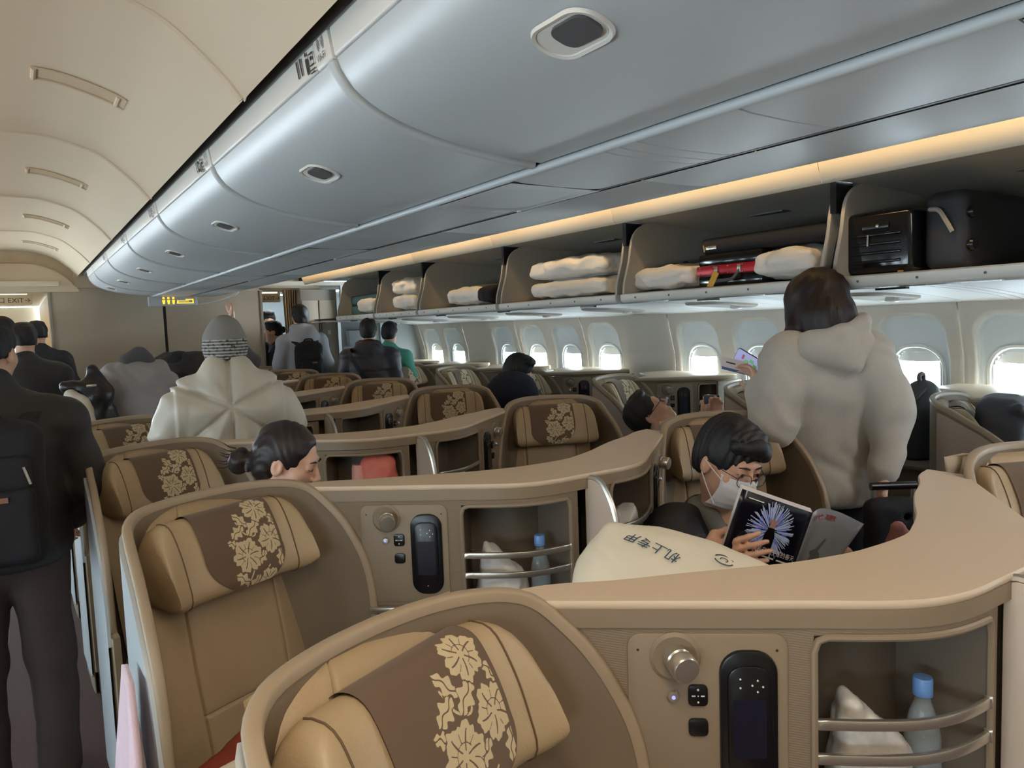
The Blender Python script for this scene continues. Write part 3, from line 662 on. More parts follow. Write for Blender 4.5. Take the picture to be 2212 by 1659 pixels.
# headrest cover: dark brown cloth woven with pale peonies; the print is a scalar field on the mesh
def peony_field(x, y):
    """x across (-.115..+.115), y down from the top edge (0..~.26) in metres; >0 inside a pale motif"""
    F = np.full(x.shape, -1.0); x = (x-0.035)/1.22+0.035; y = y/1.22+0.004
    def put(v, o=None):
        if o is not None: F[o > -0.55] = -1.0
        np.maximum(F, v, out=F)
    def flower(cx, cy, R, ph, pet=6):
        dx, dy = x-cx, y-cy; r = np.hypot(dx, dy); th = np.arctan2(dy, dx)+ph
        edge = R*(0.76+0.24*np.abs(np.cos(pet/2*th))**0.7+0.05*np.sin(13*th+2*ph)+0.03*np.sin(23*th))
        out = (edge-r)/0.004; v = out
        for m_, r0, r1, w_ in ((pet, 0.16, 0.80, 0.0009), (pet*2, 0.42, 0.70, 0.0006)):
            ga = np.abs(np.mod(th*m_/(2*PI)+0.5+0.10*np.sin(4*r/R), 1)-0.5)*(2*PI/m_)*r
            v = np.minimum(v, np.where((r > r0*R) & (r < r1*R), (ga-w_)/0.0008, 1))
        v = np.minimum(v, np.where(np.cos(th*1.0+ph) > -0.2, (np.abs(r-0.40*R)-0.0006)/0.0008, 1))
        put(np.minimum(v, 1), out)
    def leaf(cx, cy, L, wd, ang):
        c, s = math.cos(ang), math.sin(ang); u = (x-cx)*c+(y-cy)*s; w = -(x-cx)*s+(y-cy)*c
        t = np.clip(u/L, -1, 1); hw = wd*(1-t*t)*(1+0.35*np.sin(9*t+1.0))
        v = np.minimum((hw-np.abs(w))/0.003, (L-np.abs(u))/0.003); o = v; v = np.minimum(v, (np.abs(w-0.002*np.sin(6*t))-0.0009)/0.001)
        put(np.minimum(v, 1), o)
    def stem(pts, wd=0.0016):
        P = crom(pts, 40)
        d = np.full(x.shape, 9.0)
        for p in P: d = np.minimum(d, np.hypot(x-p[0], y-p[1]))
        put((wd-d)/0.0012)
    ox = 0.035
    stem([(ox-0.03, 0.05), (ox-0.02, 0.075), (ox+0.0, 0.085), (ox+0.01, 0.075)]); stem([(ox-0.02, 0.2), (ox+0.0, 0.165), (ox+0.02, 0.15)]); stem([(ox-0.045, 0.19), (ox-0.03, 0.165), (ox-0.02, 0.15)])
    for a in ((-0.018, 0.048, 0.022, 0.009, 0.9), (-0.034, 0.070, 0.020, 0.010, -0.5), (0.004, 0.068, 0.024, 0.011, 2.5), (0.055, 0.062, 0.015, 0.008, 1.2), (-0.052, 0.090, 0.014, 0.007, 0.5),
              (0.006, 0.130, 0.018, 0.009, -0.7), (0.052, 0.140, 0.020, 0.009, 1.9), (-0.048, 0.160, 0.020, 0.010, 0.7), (-0.020, 0.178, 0.022, 0.010, -0.9), (0.050, 0.180, 0.018, 0.008, 2.2), (-0.040, 0.205, 0.018, 0.008, 0.2), (0.035, 0.212, 0.018, 0.008, -1.0)):
        leaf(ox+a[0], a[1], a[2], a[3], a[4])
    flower(ox+0.026, 0.030, 0.030, 0.3, 6); flower(ox-0.026, 0.118, 0.034, 1.1, 6); flower(ox+0.038, 0.098, 0.030, 0.7, 5); flower(ox+0.016, 0.178, 0.024, 2.0, 5)
    flower(ox+0.0, 0.225, 0.026, 0.9, 6)
    return F
def cover_material():
    m = bpy.data.materials.new('peony_cover'); m.use_nodes = True; nt = m.node_tree; b = nt.nodes['Principled BSDF']; L = nt.links.new
    at = nt.nodes.new('ShaderNodeAttribute'); at.attribute_name = 'peony'
    rp = nt.nodes.new('ShaderNodeValToRGB'); rp.color_ramp.elements[0].position = 0.46; rp.color_ramp.elements[1].position = 0.54
    rp.color_ramp.elements[0].color = (lin(98), lin(78), lin(58), 1); rp.color_ramp.elements[1].color = (lin(196), lin(178), lin(142), 1)
    mp = nt.nodes.new('ShaderNodeMath'); mp.operation = 'MULTIPLY_ADD'; mp.inputs[1].default_value = 0.5; mp.inputs[2].default_value = 0.5
    L(at.outputs['Fac'], mp.inputs[0]); L(mp.outputs[0], rp.inputs[0]); L(rp.outputs[0], b.inputs['Base Color'])
    b.inputs['Roughness'].default_value = 0.75; b.inputs['Sheen Weight'].default_value = 0.2
    return m
M_cover = cover_material()

# plan curve and top edge of a shell (row 0, left-hand centre seat; world coordinates)
SHELL = crom([(.192,.462,.10),(.190,.460,.55),(.188,.460,.72),(.186,.466,.83),(.184,.485,.905),(.182,.525,.965),(.180,.585,1.020),(.179,.66,1.070),(.177,.73,1.108),(.177,.785,1.138),(.186,.828,1.154),(.212,.866,1.166),(.255,.898,1.171),(.32,.930,1.174),(.40,.955,1.176),(.48,.966,1.177),(.55,.962,1.175),(.61,.952,1.166),(.655,.938,1.146),(.692,.910,1.106),(.722,.884,1.062),(.75,.862,1.005),(.772,.844,.94),(.785,.834,.86),(.790,.830,.74),(.792,.829,.45)], 120)
FRONT = crom([(.640,.956,0),(.70,.906,0),(.80,.825,0),(.90,.744,0),(.985,.676,0),(1.05,.622,0),(1.11,.580,0),(1.17,.558,0),(1.24,.550,0),(1.31,.553,0)], 120)[:, :2]
FS = np.r_[0, np.cumsum(np.linalg.norm(np.diff(FRONT, axis=0), axis=1))]
S0 = float(np.interp(.66, FRONT[:, 0], FS))
def fp(s, off=0.0):                    # point on the console face, s measured from (.66,.938); off > 0 into the console
    s = s+S0; x = np.interp(s, FS, FRONT[:, 0]); y = np.interp(s, FS, FRONT[:, 1])
    e = 0.02; dx = np.interp(s+e, FS, FRONT[:, 0])-np.interp(s-e, FS, FRONT[:, 0]); dy = np.interp(s+e, FS, FRONT[:, 1])-np.interp(s-e, FS, FRONT[:, 1])
    l = math.hypot(dx, dy); return (float(x-dy/l*off), float(y+dx/l*off))
def face(s, z, out=0.0): p = fp(s, -out); return (p[0], p[1], z)
SEATF = np.array([.407, -.914]); SEATW = np.array([.914, .407]); SEATC = np.array([.445, .842])
def seat_pt(u, d, z): p = SEATC+SEATW*u+SEATF*d; return (p[0], p[1], z)

def counter_back():
    b = [(.637, 1.010), (.72, .988), (.81, .938), (.92, .892), (1.017, .848), (1.10, .812), (1.184, .787), (1.27, .772)]
    return crom(b+[(2*XC-x, y+.045*min(1, (1.27-x)/.3)) for x, y in b[::-1]], 60).tolist()
def make_suite(kind, label, group, dz=0.0):
    global SEATC
    mir = kind == 'R'
    SEATC = np.array({'L': [.400, .872], 'R': [.428, .862], 'W': [.412, .862]}[kind])
    def T(mb): return mb.mirrored(XC) if mir else mb
    loc = (.45 if not mir else 2*XC-.45, .62, 0)
    SH = SHELL.copy()
    if mir:                            # the aisle wing of the right-hand seats is shorter
        w = SH[:, 0] < .20; SH[w, 1] += .095*np.clip((.80-SH[w, 1])/.3, 0, 1)
    root = thing('seat_suite', label, 'seat', loc, group)
    # shell wall
    n = len(SH); N = []
    for i in range(n):
        a = SH[max(0, i-5)]; b = SH[min(n-1, i+5)]; t = (b-a)[:2]; l = np.linalg.norm(t)
        N.append(np.array([-t[1], t[0]])/l if l > .012 else None)
    first = next(v for v in N if v is not None)
    for i in range(n):
        if N[i] is None: N[i] = N[i-1] if i else first
    inner = [(p[0]-v[0]*.0095, p[1]-v[1]*.0095) for p, v in zip(SH, N)]; outer = [(p[0]+v[0]*.0095, p[1]+v[1]*.0095) for p, v in zip(SH, N)]
    zb = -dz
    rows = [[(a[0], a[1], zb) for a in inner], [(a[0], a[1], max(zb, p[2]-.004)) for a, p in zip(inner, SH)], [(a[0], a[1], max(zb, p[2]-.004)) for a, p in zip(outer, SH)], [(a[0], a[1], zb) for a in outer]]
    obj('shell', T(MB().grid(rows)), M_shell, root, angle=50)
    # cap: rounded band swept along the top edge
    rings = []
    for i in range(n):
        t = Vector(SH[min(n-1, i+1)]-SH[max(0, i-1)]).normalized(); nv = Vector((N[i][0], N[i][1], 0)); bn = t.cross(nv); 
        if bn.length < .2: bn = Vector((0, 0, 1))
        bn.normalize(); bn = -bn if bn.z < -0.0001 or (abs(bn.z) < 1e-3 and bn.y > 0) else bn
        bn = Vector((0, 0, 1))*max(0, bn.z)+Vector((bn.x, bn.y, 0)); bn.normalize()
        p = Vector(SH[i])
        rings.append([tuple(p+nv*a+bn*b) for a, b in ((-.0112, -.016), (-.0116, -.003), (-.0095, .0008), (-.004, .0024), (.004, .0024), (.0095, .0008), (.0116, -.003), (.0112, -.016))])
    obj('shell_trim', T(MB().loft(rings)), M_cap, root, angle=45)
    # aisle side panel: pale outer skin
    sk = [i for i in range(n) if .458 < SH[i][1] < .84 and SH[i][0] < .2 and SH[i][2] > .70]
    pts = [(SH[i][0]+N[i][0]*.013, SH[i][1]+N[i][1]*.013, SH[i][2]-.03) for i in sk]
    pts = [(pts[0][0], pts[0][1]-.004, .60)]+pts
    obj('side_panel', T(MB().grid([[(p[0]-o, p[1], z) for p in pts] for z, o in ((.08, 0), (.082, .006))]+[[(p[0]-.006, p[1], p[2]) for p in pts], [(p[0]+.004, p[1], p[2]) for p in pts]])), M_sidep if kind != 'W' else mat('window_side_panel', (176, 160, 146), 0.5), root, angle=40, fixn=False)
    # backrest with stitched channels
    rows = []
    uu = np.unique(np.r_[np.linspace(-1, 1, 41), [c+k*.009 for c in (-.62, .62) for k in (-2, -1, -.5, 0, .5, 1, 2)]]); vv = np.unique(np.r_[np.linspace(.44, 1.155, 52), [.66+k*.003 for k in (-2, -1, -.5, 0, .5, 1, 2)]]); nu = len(uu)
    for z in vv:
        hw = .212
        if z > 1.0: hw *= math.sqrt(max(.02, 1-((z-1.0)/.157)**2*.62))
        r = []
        for u in uu:
            e = 1-abs(u)**6; d = -.062+(1.10-z)*.20+.030*e*(1-.3*(u*u))-.030*(1-min(1, (1.155-z)/.045))**2
            for c in (-.62, .62): d -= .0065*math.exp(-((u-c)/.010)**2)-.003*math.exp(-((abs(u-c)-.05)/.035)**2)
            if abs(u) < .62: d -= .005*math.exp(-((z-.66)/.0035)**2)
            d += .0025*math.sin(7*u+9*z)*math.sin(13*z)
            r.append(seat_pt(u*hw+.012, d, z))
        rows.append(r)
    bkb = [[seat_pt(u*.20+.012, -.085+(1.10-z)*.20, z) for u in uu] for z in (1.15, .44)]
    obj('backrest', T(MB().grid(rows+bkb)), M_leather, root, angle=70)
    # seat cushion
    rings = []
    for d, w, zt in ((.10, .235, .47), (.14, .245, .485), (.45, .25, .49), (.58, .245, .48), (.62, .235, .44)):
        rings.append([seat_pt(a, d, .34+(zt-.34)*(b+.5)) for a, b in rrect(2*w, 1, .06, 4)] if 0 else [seat_pt(p[0], d, .41+(zt-.485)+p[1]) for p in rrect(2*w, .15, .05, 4)])
    obj('seat_cushion', T(MB().loft(rings)), M_leather, root, angle=50, fixn=True)
    # headrest
    PROF = np.array([(-.055, 1.10), (-.05, 1.118), (-.030, 1.132), (-.004, 1.135), (.018, 1.124), (.038, 1.095), (.058, 1.055), (.074, 1.01), (.084, .975), (.080, .952), (.058, .940), (.02, .938), (-.03, .945), (-.055, .97)])
    cen = np.array([.0, 1.04])
    def hr(u, q, off=0.0):
        a = abs(u); e = 1.0
        if a > .155: e = math.sqrt(max(.0, 1-((a-.155)/.052)**2))*.72+.28
        w = .050*max(0, (a-.11)/.11)**2
        p = cen+(q-cen)*np.array([1, .35+.65*e]); p = p+np.array([0, (1-e)*-.03])
        dd = q-cen; l = np.linalg.norm(dd); p = p+dd/l*off
        return seat_pt(u, p[0]+(w if q[0] > -.01 else w*.35), p[1])
    loop = crom(np.vstack([PROF, PROF[:1]]), 41)[:-1]
    us = np.r_[np.linspace(-.206, -.156, 10), np.linspace(-.145, .145, 25), np.linspace(.156, .206, 10)]
    hd = obj('headrest', T(MB().loft([[hr(u, q) for q in loop] for u in us])), M_leather2, root, angle=60, fixn=True)
    for up_ in (-.158, .158): obj('piping', T(MB().tube([hr(up_, q, .0006) for q in loop[3:26]], .0017, 6)), M_seam, hd)
    # cover
    path = crom(PROF[1:10], 120); sl = np.r_[0, np.cumsum(np.linalg.norm(np.diff(path, axis=0), axis=1))]; L = sl[-1]
    nu2, nv2 = 170, 190; vb = np.linspace(0, L, nv2); rows = []; fx = np.zeros((nv2, nu2)); fy = np.zeros((nv2, nu2))
    for j, s in enumerate(vb):
        q = np.array([np.interp(s, sl, path[:, 0]), np.interp(s, sl, path[:, 1])]); k = max(0, (s-(L-.085))/.085); hw = .113*(1-.55*k**2.6); c0 = .012+.012*k
        r = []
        for i in range(nu2):
            t = -1+2*i/(nu2-1); u = c0+t*hw; r.append(hr(u, q, .0045)); fx[j, i] = (u-.012)*(-1 if mir else 1); fy[j, i] = s-.05
        rows.append(r)
    f = peony_field(fx, fy)
    lim = np.minimum((.105-np.abs(fx))/.004, 1); f = np.minimum(f, np.where(fx < -.045, -1, 1)); f = np.minimum(f, lim)
    g = MB().grid(rows)
    if True:                             # turned-in hem so that the cloth has an edge
        hem = [rows[j][0] for j in range(nv2)], [rows[j][-1] for j in range(nv2)]
    co = obj('headrest_cover', T(g), M_cover, hd, angle=180)
    at = co.data.attributes.new('peony', 'FLOAT', 'POINT'); at.data.foreach_set('value', np.clip(f, -1, 1).ravel().astype(np.float32))
    # console body with open niche
    zt = 1.102
    sN0, sN1, zN0, zN1 = .418, .735, .70, 1.085
    sE = .765 if kind != 'W' else .70
    if kind == 'W': sN1 = .62
    def strip(sa, sb, za, zb_, out=0.0, m=24): return [[face(s, z, out) for s in np.linspace(sa, sb, m)] for z in (za, zb_)]
    body = MB(); body.grid(strip(-.02, sN0, -dz, zt)); body.grid(strip(sN0, sN1, zN1, zt)); body.grid(strip(sN0, sN1, -dz, zN0)); body.grid(strip(sN1, sE, -dz, zt))
    obj('console', T(body), M_cons, root, angle=50)
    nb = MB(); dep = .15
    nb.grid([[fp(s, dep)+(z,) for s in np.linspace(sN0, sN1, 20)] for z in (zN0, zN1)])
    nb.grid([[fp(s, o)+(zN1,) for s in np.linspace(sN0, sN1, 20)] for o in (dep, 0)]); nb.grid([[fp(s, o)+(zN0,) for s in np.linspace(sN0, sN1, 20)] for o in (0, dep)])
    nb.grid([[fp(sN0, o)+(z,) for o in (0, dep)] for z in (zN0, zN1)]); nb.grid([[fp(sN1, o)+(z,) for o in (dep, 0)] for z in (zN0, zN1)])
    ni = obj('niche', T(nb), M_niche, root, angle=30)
    # soft rolled frame round the niche opening
    fr = [face(s, zN1-.002, .002) for s in np.linspace(sN0+.02, sN1-.01, 24)]+[face(sN1-.003, zN1-.015, .002), face(sN1, zN1-.03, .002), face(sN1, zN0, .002)]
    fr = [face(sN0, zN0, .002), face(sN0, zN1-.025, .002), face(sN0+.006, zN1-.008, .002)]+fr
    obj('niche_frame', T(MB().tube(fr, .006, 8)), M_plate, ni)
    for zr in (.944, .888):
        a = [face(s, zr, .004-.0*s) for s in np.linspace(sN0+.0, sN1-.005, 26)]
        rg = []
        for i, p in enumerate(a):
            s = sN0+(sN1-.005-sN0)*i/25; q0 = Vector(face(s, zr, -.003)); q1 = Vector(face(s, zr, .006))
            rg.append([tuple(q0+Vector((0, 0, -.0085))), tuple(q1+Vector((0, 0, -.0085))), tuple(q1+Vector((0, 0, .0085))), tuple(q0+Vector((0, 0, .0085)))])
        obj('rail', T(MB().loft(rg)), M_silver, ni, bevel=.002)
    # control plate
    sc, zc_, wd, ht = .256, .952, .245, .275
    pl = rrect(wd, ht, .022, 5)
    cp = obj('control_panel', T(MB().prism(pl, lambda p: face(sc+p[0], zc_+p[1], -.004), lambda p: face(sc+p[0], zc_+p[1], .004))), M_plate, root, bevel=.002, fixn=True)
    O = Vector(face(.207, 1.052)); fd = Vector(face(.207, 1.052, 1))-O
    lampdir = (fd+Vector((0, 0, -.12))+Vector((.25, -.2, 0))).normalized()
    obj('lamp_socket', T(MB().lathe([(.040, .0), (.040, .005), (.034, .009), (.024, .006), (.001, .002)], O, fd, 24)), M_plate, cp, fixn=True)
    obj('reading_lamp', T(MB().lathe([(.021, 0), (.021, .016), (.0215, .018), (.019, .020), (.019, .024), (.022, .025), (.022, .042), (.0195, .045), (.001, .046)], O, lampdir, 24)), M_silver, cp, fixn=True)
    obj('indicator_light', T(MB().lathe([(.0095, 0), (.0095, .006), (.0075, .009), (.001, .0095)], Vector(face(.203, .990, .003)), fd, 16)), M_silver, cp, fixn=True)
    obj('indicator_lens', T(MB().lathe([(.003, 0), (.003, .0105), (.001, .011)], Vector(face(.203, .990, .003)), fd, 10)), M_blue, cp, fixn=True)
    for (s, z) in ((.241, .991), (.241, .939)):
        bt = obj('button', T(MB().prism(rrect(.030, .034 if z > .95 else .028, .007, 3), lambda p: face(s+p[0], z+p[1], .002), lambda p: face(s+p[0], z+p[1], .0085))), M_black, cp, bevel=.001, fixn=True)
    mk = MB()
    for (a, b, w, h) in ((0, .010, .003, .003), (-.007, 0, .006, .002), (.007, 0, .006, .002), (0, -.010, .003, .003), (0, 0, .002, .002)):
        mk.prism(rrect(w, h, .0008, 2), lambda p: face(.241+a+p[0], .991+b+p[1], .0082), lambda p: face(.241+a+p[0], .991+b+p[1], .0092))
    obj('button_mark', T(mk), M_key, cp, fixn=True)
    for s in (.15, .362):
        obj('screw_hole', T(MB().lathe([(.0022, 0), (.0022, .0005), (.0005, .0006)], Vector(face(s, 1.063, .0042)), fd, 8)), M_dark, cp)
    # handset
    rr = rrect(.088, .226, .036, 7)
    hs = obj('remote_control', T(MB().prism(rr, lambda p: face(.318+p[0], .951+p[1], .0), lambda p: face(.318+p[0], .951+p[1], .011))), M_black, root, bevel=.004, fixn=True)
    obj('inner_body', T(MB().prism(rrect(.066, .178, .024, 6), lambda p: face(.318+p[0], .953+p[1], .008), lambda p: face(.318+p[0], .953+p[1], .015))), M_black, hs, bevel=.003, fixn=True)
    obj('screen', T(MB().prism(rrect(.050, .094, .003, 2), lambda p: face(.318+p[0], .942+p[1], .0140), lambda p: face(.318+p[0], .942+p[1], .0156))), M_screen, hs, fixn=True)
    kk = MB()
    for (a, b) in ((-.014, 1.008), (-.014, 1.022), (.004, 1.012), (.012, 1.020), (.020, 1.010), (.012, 1.002), (.0, .862), (.007, .868), (-.007, .868), (.0, .874)):
        kk.lathe([(.0016, 0), (.0016, .0008), (.0003, .001)], Vector(face(.318+a, b, .0150 if b > .9 else .0110)), fd, 8)
    obj('keys', T(kk), M_key, hs, fixn=True)
    # lower silver grip
    obj('armrest_trim', T(MB().box(face(.25, .795, .012), (.20, .02, .018), rot_z(-.68))), M_silver, root, bevel=.004)
    if kind == 'W':
        # ledge to the sidewall, with the end box
        poly = [tuple(fp(s, -.004)) for s in np.linspace(-.03, .70, 40)]
        poly += [(1.28, .60), (1.30, .80), (1.30, 1.30), (1.02, 1.30), (.90, 1.08), (.74, .985)]
        obj('window_ledge', MB().ext(poly, 1.104, 1.138), M_count, root, bevel=.006, fixn=True)
        obj('ledge_lip', MB().tube([face(s, 1.119, .007) for s in np.linspace(-.02, .69, 40)], .0155, 8), M_lip, root)
        obj('ledge_box', MB().box((1.18, .95, .58), (.20, .60, 1.04)), M_cons, root, bevel=.01)
        obj('end_panel', MB().box((1.17, .565, .58), (.22, .02, 1.04), rot_z(-.1)), M_niche, root, bevel=.004)
    if kind == 'L':
        obj('back_panel', MB().grid([[(x, y-.012, z) for x, y in counter_back()] for z in (1.098, 0.0)]), M_shell, root, angle=60)
        # divider between the two niches of a centre pair
        pr = crom([(.0, 1.128), (.03, 1.130), (.055, 1.115), (.085, 1.06), (.105, .98), (.118, .88), (.125, .76)], 24).tolist()
        poly = [(0, .3)]+[(0, 1.12)]+pr[1:]+[(.125, .3)]
        o2 = Vector((1.335, .560, 0)); dv = Vector((.20, -.98, 0)).normalized(); nv = Vector((dv.y, -dv.x, 0))
        dvp = obj('privacy_divider', MB().prism(poly, lambda p: tuple(o2+dv*p[0]*1.05+nv*.009+Vector((0, 0, p[1]))), lambda p: tuple(o2+dv*p[0]*1.05-nv*.009+Vector((0, 0, p[1])))), M_div, root, bevel=.003, fixn=True)
        obj('edge_band', MB().tube([tuple(o2+dv*p[0]*1.05+Vector((0, 0, p[1]))) for p in pr], .0095, 8), M_silver, dvp)
    return root
def make_counter(label):
    r = thing('console_counter', label, 'countertop', (XC, .75, 1.1), 'centre console countertops')
    fr = [tuple(fp(s, -.004)) for s in np.linspace(-.045, .74, 60)]
    right = [(2*XC-x, y) for x, y in fr][::-1]
    back = counter_back()
    fl = np.array(fr+right); n = 110
    def rs(P):
        P = np.array(P); t = np.r_[0, np.cumsum(np.linalg.norm(np.diff(P, axis=0), axis=1))]; return np.stack([np.interp(np.linspace(0, t[-1], n), t, P[:, i]) for i in (0, 1)], 1)
    A_, B_ = rs(fl), rs(back)
    def slab(z0, z1, e0, e1):
        ring = []
        for (x, y), (u, v) in zip(A_, B_):
            d = np.array([u-x, v-y]); d = d/max(1e-6, np.linalg.norm(d)); ring.append([(x+d[0]*e0, y+d[1]*e0, z0), (x, y, z0+e1), (x, y, z1-e1), (x+d[0]*e0, y+d[1]*e0, z1), (u-d[0]*e0, v-d[1]*e0, z1), (u, v, z1-e1), (u, v, z0+e1), (u-d[0]*e0, v-d[1]*e0, z0)])
        return MB().loft(ring)
    obj('top', slab(1.127, 1.141, .003, .004), M_count, r, fixn=True, angle=50)
    obj('lip', slab(1.098, 1.1275, .0, .0001).moved((0, 0, 0)), M_lip, r, fixn=True, angle=50)
    return r
ORD = ['first', 'second', 'third', 'fourth', 'fifth', 'sixth', 'seventh', 'eighth']
SUITES = {}
for kind, nm, rows, dx, dy, dz in (('L', 'left centre column', range(0, 8), 0, 0, 0), ('R', 'right centre column', range(0, 8), 0, 0, .02), ('W', 'window column', range(0, 7), 2.92, .717, .03)):
    base = None
    for k in rows:
        lab = {'L': 'tan leather seat in the left centre column, %s from the camera' % ORD[k],
               'R': 'tan leather seat in the right centre column, %s from the camera' % ORD[k],
               'W': 'tan leather window seat with curved shell, %s from the camera' % ORD[k]}[kind]
        if kind == 'L' and k == 0: lab = 'nearest tan seat in curved brown shell, cut by the bottom edge'
        if kind == 'L' and k == 1: lab = 'tan seat with pink coat hung outside its shell'
        if kind == 'R' and k == 1: lab = 'tan seat occupied by the masked man reading'
        if kind == 'R' and k == 0: lab = 'tan seat at right edge with a beige coat on it'
        if base is None:
            base = make_suite(kind, lab, 'seats of the ' + nm, dz); b0 = Vector(base.location); base.location = b0+Vector((dx, dy, dz)); ORG[base] = Vector(base.location)
            for c in base.children_recursive: ORG[c] = ORG[base]
            s = base
        else: s = dup(base, (0, PITCH*(k-rows[0]), 0), lab)
        SUITES[kind, k] = s
c0 = make_counter('beige V-shaped console countertop nearest the camera')
for k in range(1, 8): dup(c0, (0, PITCH*k, 0.003*k), 'beige V-shaped console countertop, %s from the camera' % ORD[k])
# lettering inside the nearest shell
def sh_pt(i, z, off): p = SHELL[i]; return p
ii = [i for i in range(len(SHELL)) if .2 < SHELL[i][0] < .45 and SHELL[i][1] > .85]
cum = np.r_[0, np.cumsum(np.linalg.norm(np.diff(SHELL[ii][:, :2], axis=0), axis=1))]
def on_shell(a, b, zc):
    s = a+.135; x = np.interp(s, cum, SHELL[ii][:, 0]); y = np.interp(s, cum, SHELL[ii][:, 1]); dx = np.interp(s+.02, cum, SHELL[ii][:, 0])-np.interp(s-.02, cum, SHELL[ii][:, 0]); dy = np.interp(s+.02, cum, SHELL[ii][:, 1])-np.interp(s-.02, cum, SHELL[ii][:, 1]); l = math.hypot(dx, dy)
    return (x+dy/l*.0105, y-dx/l*.0105, zc+b)
M_emb = mat('pale_print', (168, 150, 126), 0.6)
mb = text_mb('请勿在靠背后放置物品', .0115, lambda a, b: on_shell(a, b, 1.118)); m2 = text_mb('No stowage behind seat', .0098, lambda a, b: on_shell(a, b, 1.103)); mb.add(m2.v, m2.f)
obj('lettering', mb, M_emb, SUITES['L', 0])
# ---------------------------------------------------------------- loose things
M_white = mat('white_pillow_bag', (226, 222, 214), 0.45, var=0.04, vscale=12, bump=0.35, bscale=40)
M_film = mat('clear_film', (225, 225, 220), 0.2, alpha_mix=0.45)
M_blackg = mat('black_gloss_shell', (20, 21, 24), 0.12)
M_blackm = mat('black_matte_cloth', (22, 22, 26), 0.8, var=0.15, vscale=30, bump=0.3, bscale=300)
M_red = mat('red_metal_edge', (172, 24, 40), 0.35, metal=0.3)
M_teal = mat('teal_case', (64, 108, 116), 0.25)
M_tag = mat('yellow_tag', (226, 170, 62), 0.6)
M_bag = mat('amenity_bag', (206, 202, 194), 0.4, var=0.06, vscale=30, bump=0.4, bscale=60)
M_cap = mat('blue_bottle_cap', (112, 160, 226), 0.35)
M_pet = mat('clear_plastic', (210, 225, 230), 0.08, alpha_mix=0.72)
M_pink = mat('coral_nylon', (226, 122, 104), 0.5, var=0.06, vscale=10, bump=0.25, bscale=30)
M_peach = mat('peach_tube', (222, 160, 142), 0.5)
M_pcoat = mat('pink_wool', (216, 190, 200), 0.9, var=0.05, vscale=60, bump=0.3, bscale=300, sheen=0.3)
M_brick = mat('brick_red_blanket', (140, 58, 36), 0.9, var=0.12, vscale=60, bump=0.4, bscale=300)
M_cream = mat('cream_cushion', (222, 206, 176), 0.8, bump=0.2, bscale=200)
def soft(name, mb, m, label, cat, group=None): return tag(obj(name, mb, m, angle=180), label, cat, group)
def pillow_mb(c, hs, seed=0, h=0.010, amp=0.010, R=None, fat=1.0):
    c = np.array(c, float); hs = np.array(hs, float); m = np.linalg.norm(hs) if R is not None else hs*1.25
    s = SDF(c-m-.05, c+m+.05, h)
    s.ell(c, hs*np.array([1.12, 1.12, fat]), .02, R).box(c, hs*np.array([1.0, 1.0, .62]), .03, .04, R)
    s.disp(folds(amp, (36, 31, 44), seed)); return s.mesh()
def span(u0, u1, v0, v1, X):
    a = onx(u1, (v0+v1)/2, X); b = onx(u0, (v0+v1)/2, X); t = onx((u0+u1)/2, v0, X); d = onx((u0+u1)/2, v1, X)
    return a[1], b[1], d[2], t[2]
ZB = 1.7205
def bin_pillow(u0, u1, v0, v1, X, dep, label, seed, lift=0.0):
    y0, y1, z0, z1 = span(u0, u1, v0, v1, X); z0 = ZB+lift; hz = max(.05, (z1-z0)/2)
    return soft('pillow', pillow_mb((X+dep, (y0+y1)/2, z0+hz+.004), (dep, (y1-y0)/2/1.08, hz), seed), M_white, label, 'pillow', 'white pillows in the overhead bins')
bin_pillow(1622, 1760, 525, 598, 2.88, .24, 'plump white bagged pillow beside the red-edged suitcase', 1)
bin_pillow(1347, 1500, 572, 622, 2.90, .24, 'flat white bagged pillow left of the red-edged suitcase', 2)
p1 = bin_pillow(1138, 1312, 600, 636, 2.90, .26, 'lower of two stacked white pillows in an open bin', 3)
p2 = bin_pillow(1135, 1312, 550, 603, 2.90, .26, 'upper of two stacked white pillows in an open bin', 4, lift=.112)
bin_pillow(962, 1042, 617, 657, 2.90, .22, 'white pillow next to the dark bag in an open bin', 5)
bin_pillow(845, 896, 632, 664, 2.90, .2, 'lower white pillow of the leaning pair in a far bin', 6)
bin_pillow(842, 896, 598, 634, 2.90, .2, 'upper white pillow of the leaning pair in a far bin', 7, lift=.135)
bin_pillow(768, 803, 642, 668, 2.90, .16, 'small white pillow in front of the teal suitcase', 8)
def rbx(x0, x1, y0, y1, z0, z1): return MB().box(((x0+x1)/2, (y0+y1)/2, (z0+z1)/2), (x1-x0, y1-y0, z1-z0))
def handle(mb, x, ya, yb, z, drop=.035, r=.006):
    mb.tube(crom([(x, ya, z), (x-.022, ya+.006, z-drop*.6), (x-.03, ya+.03, z-drop), (x-.03, yb-.03, z-drop), (x-.022, yb-.006, z-drop*.6), (x, yb, z)], 20), r, 8); return mb
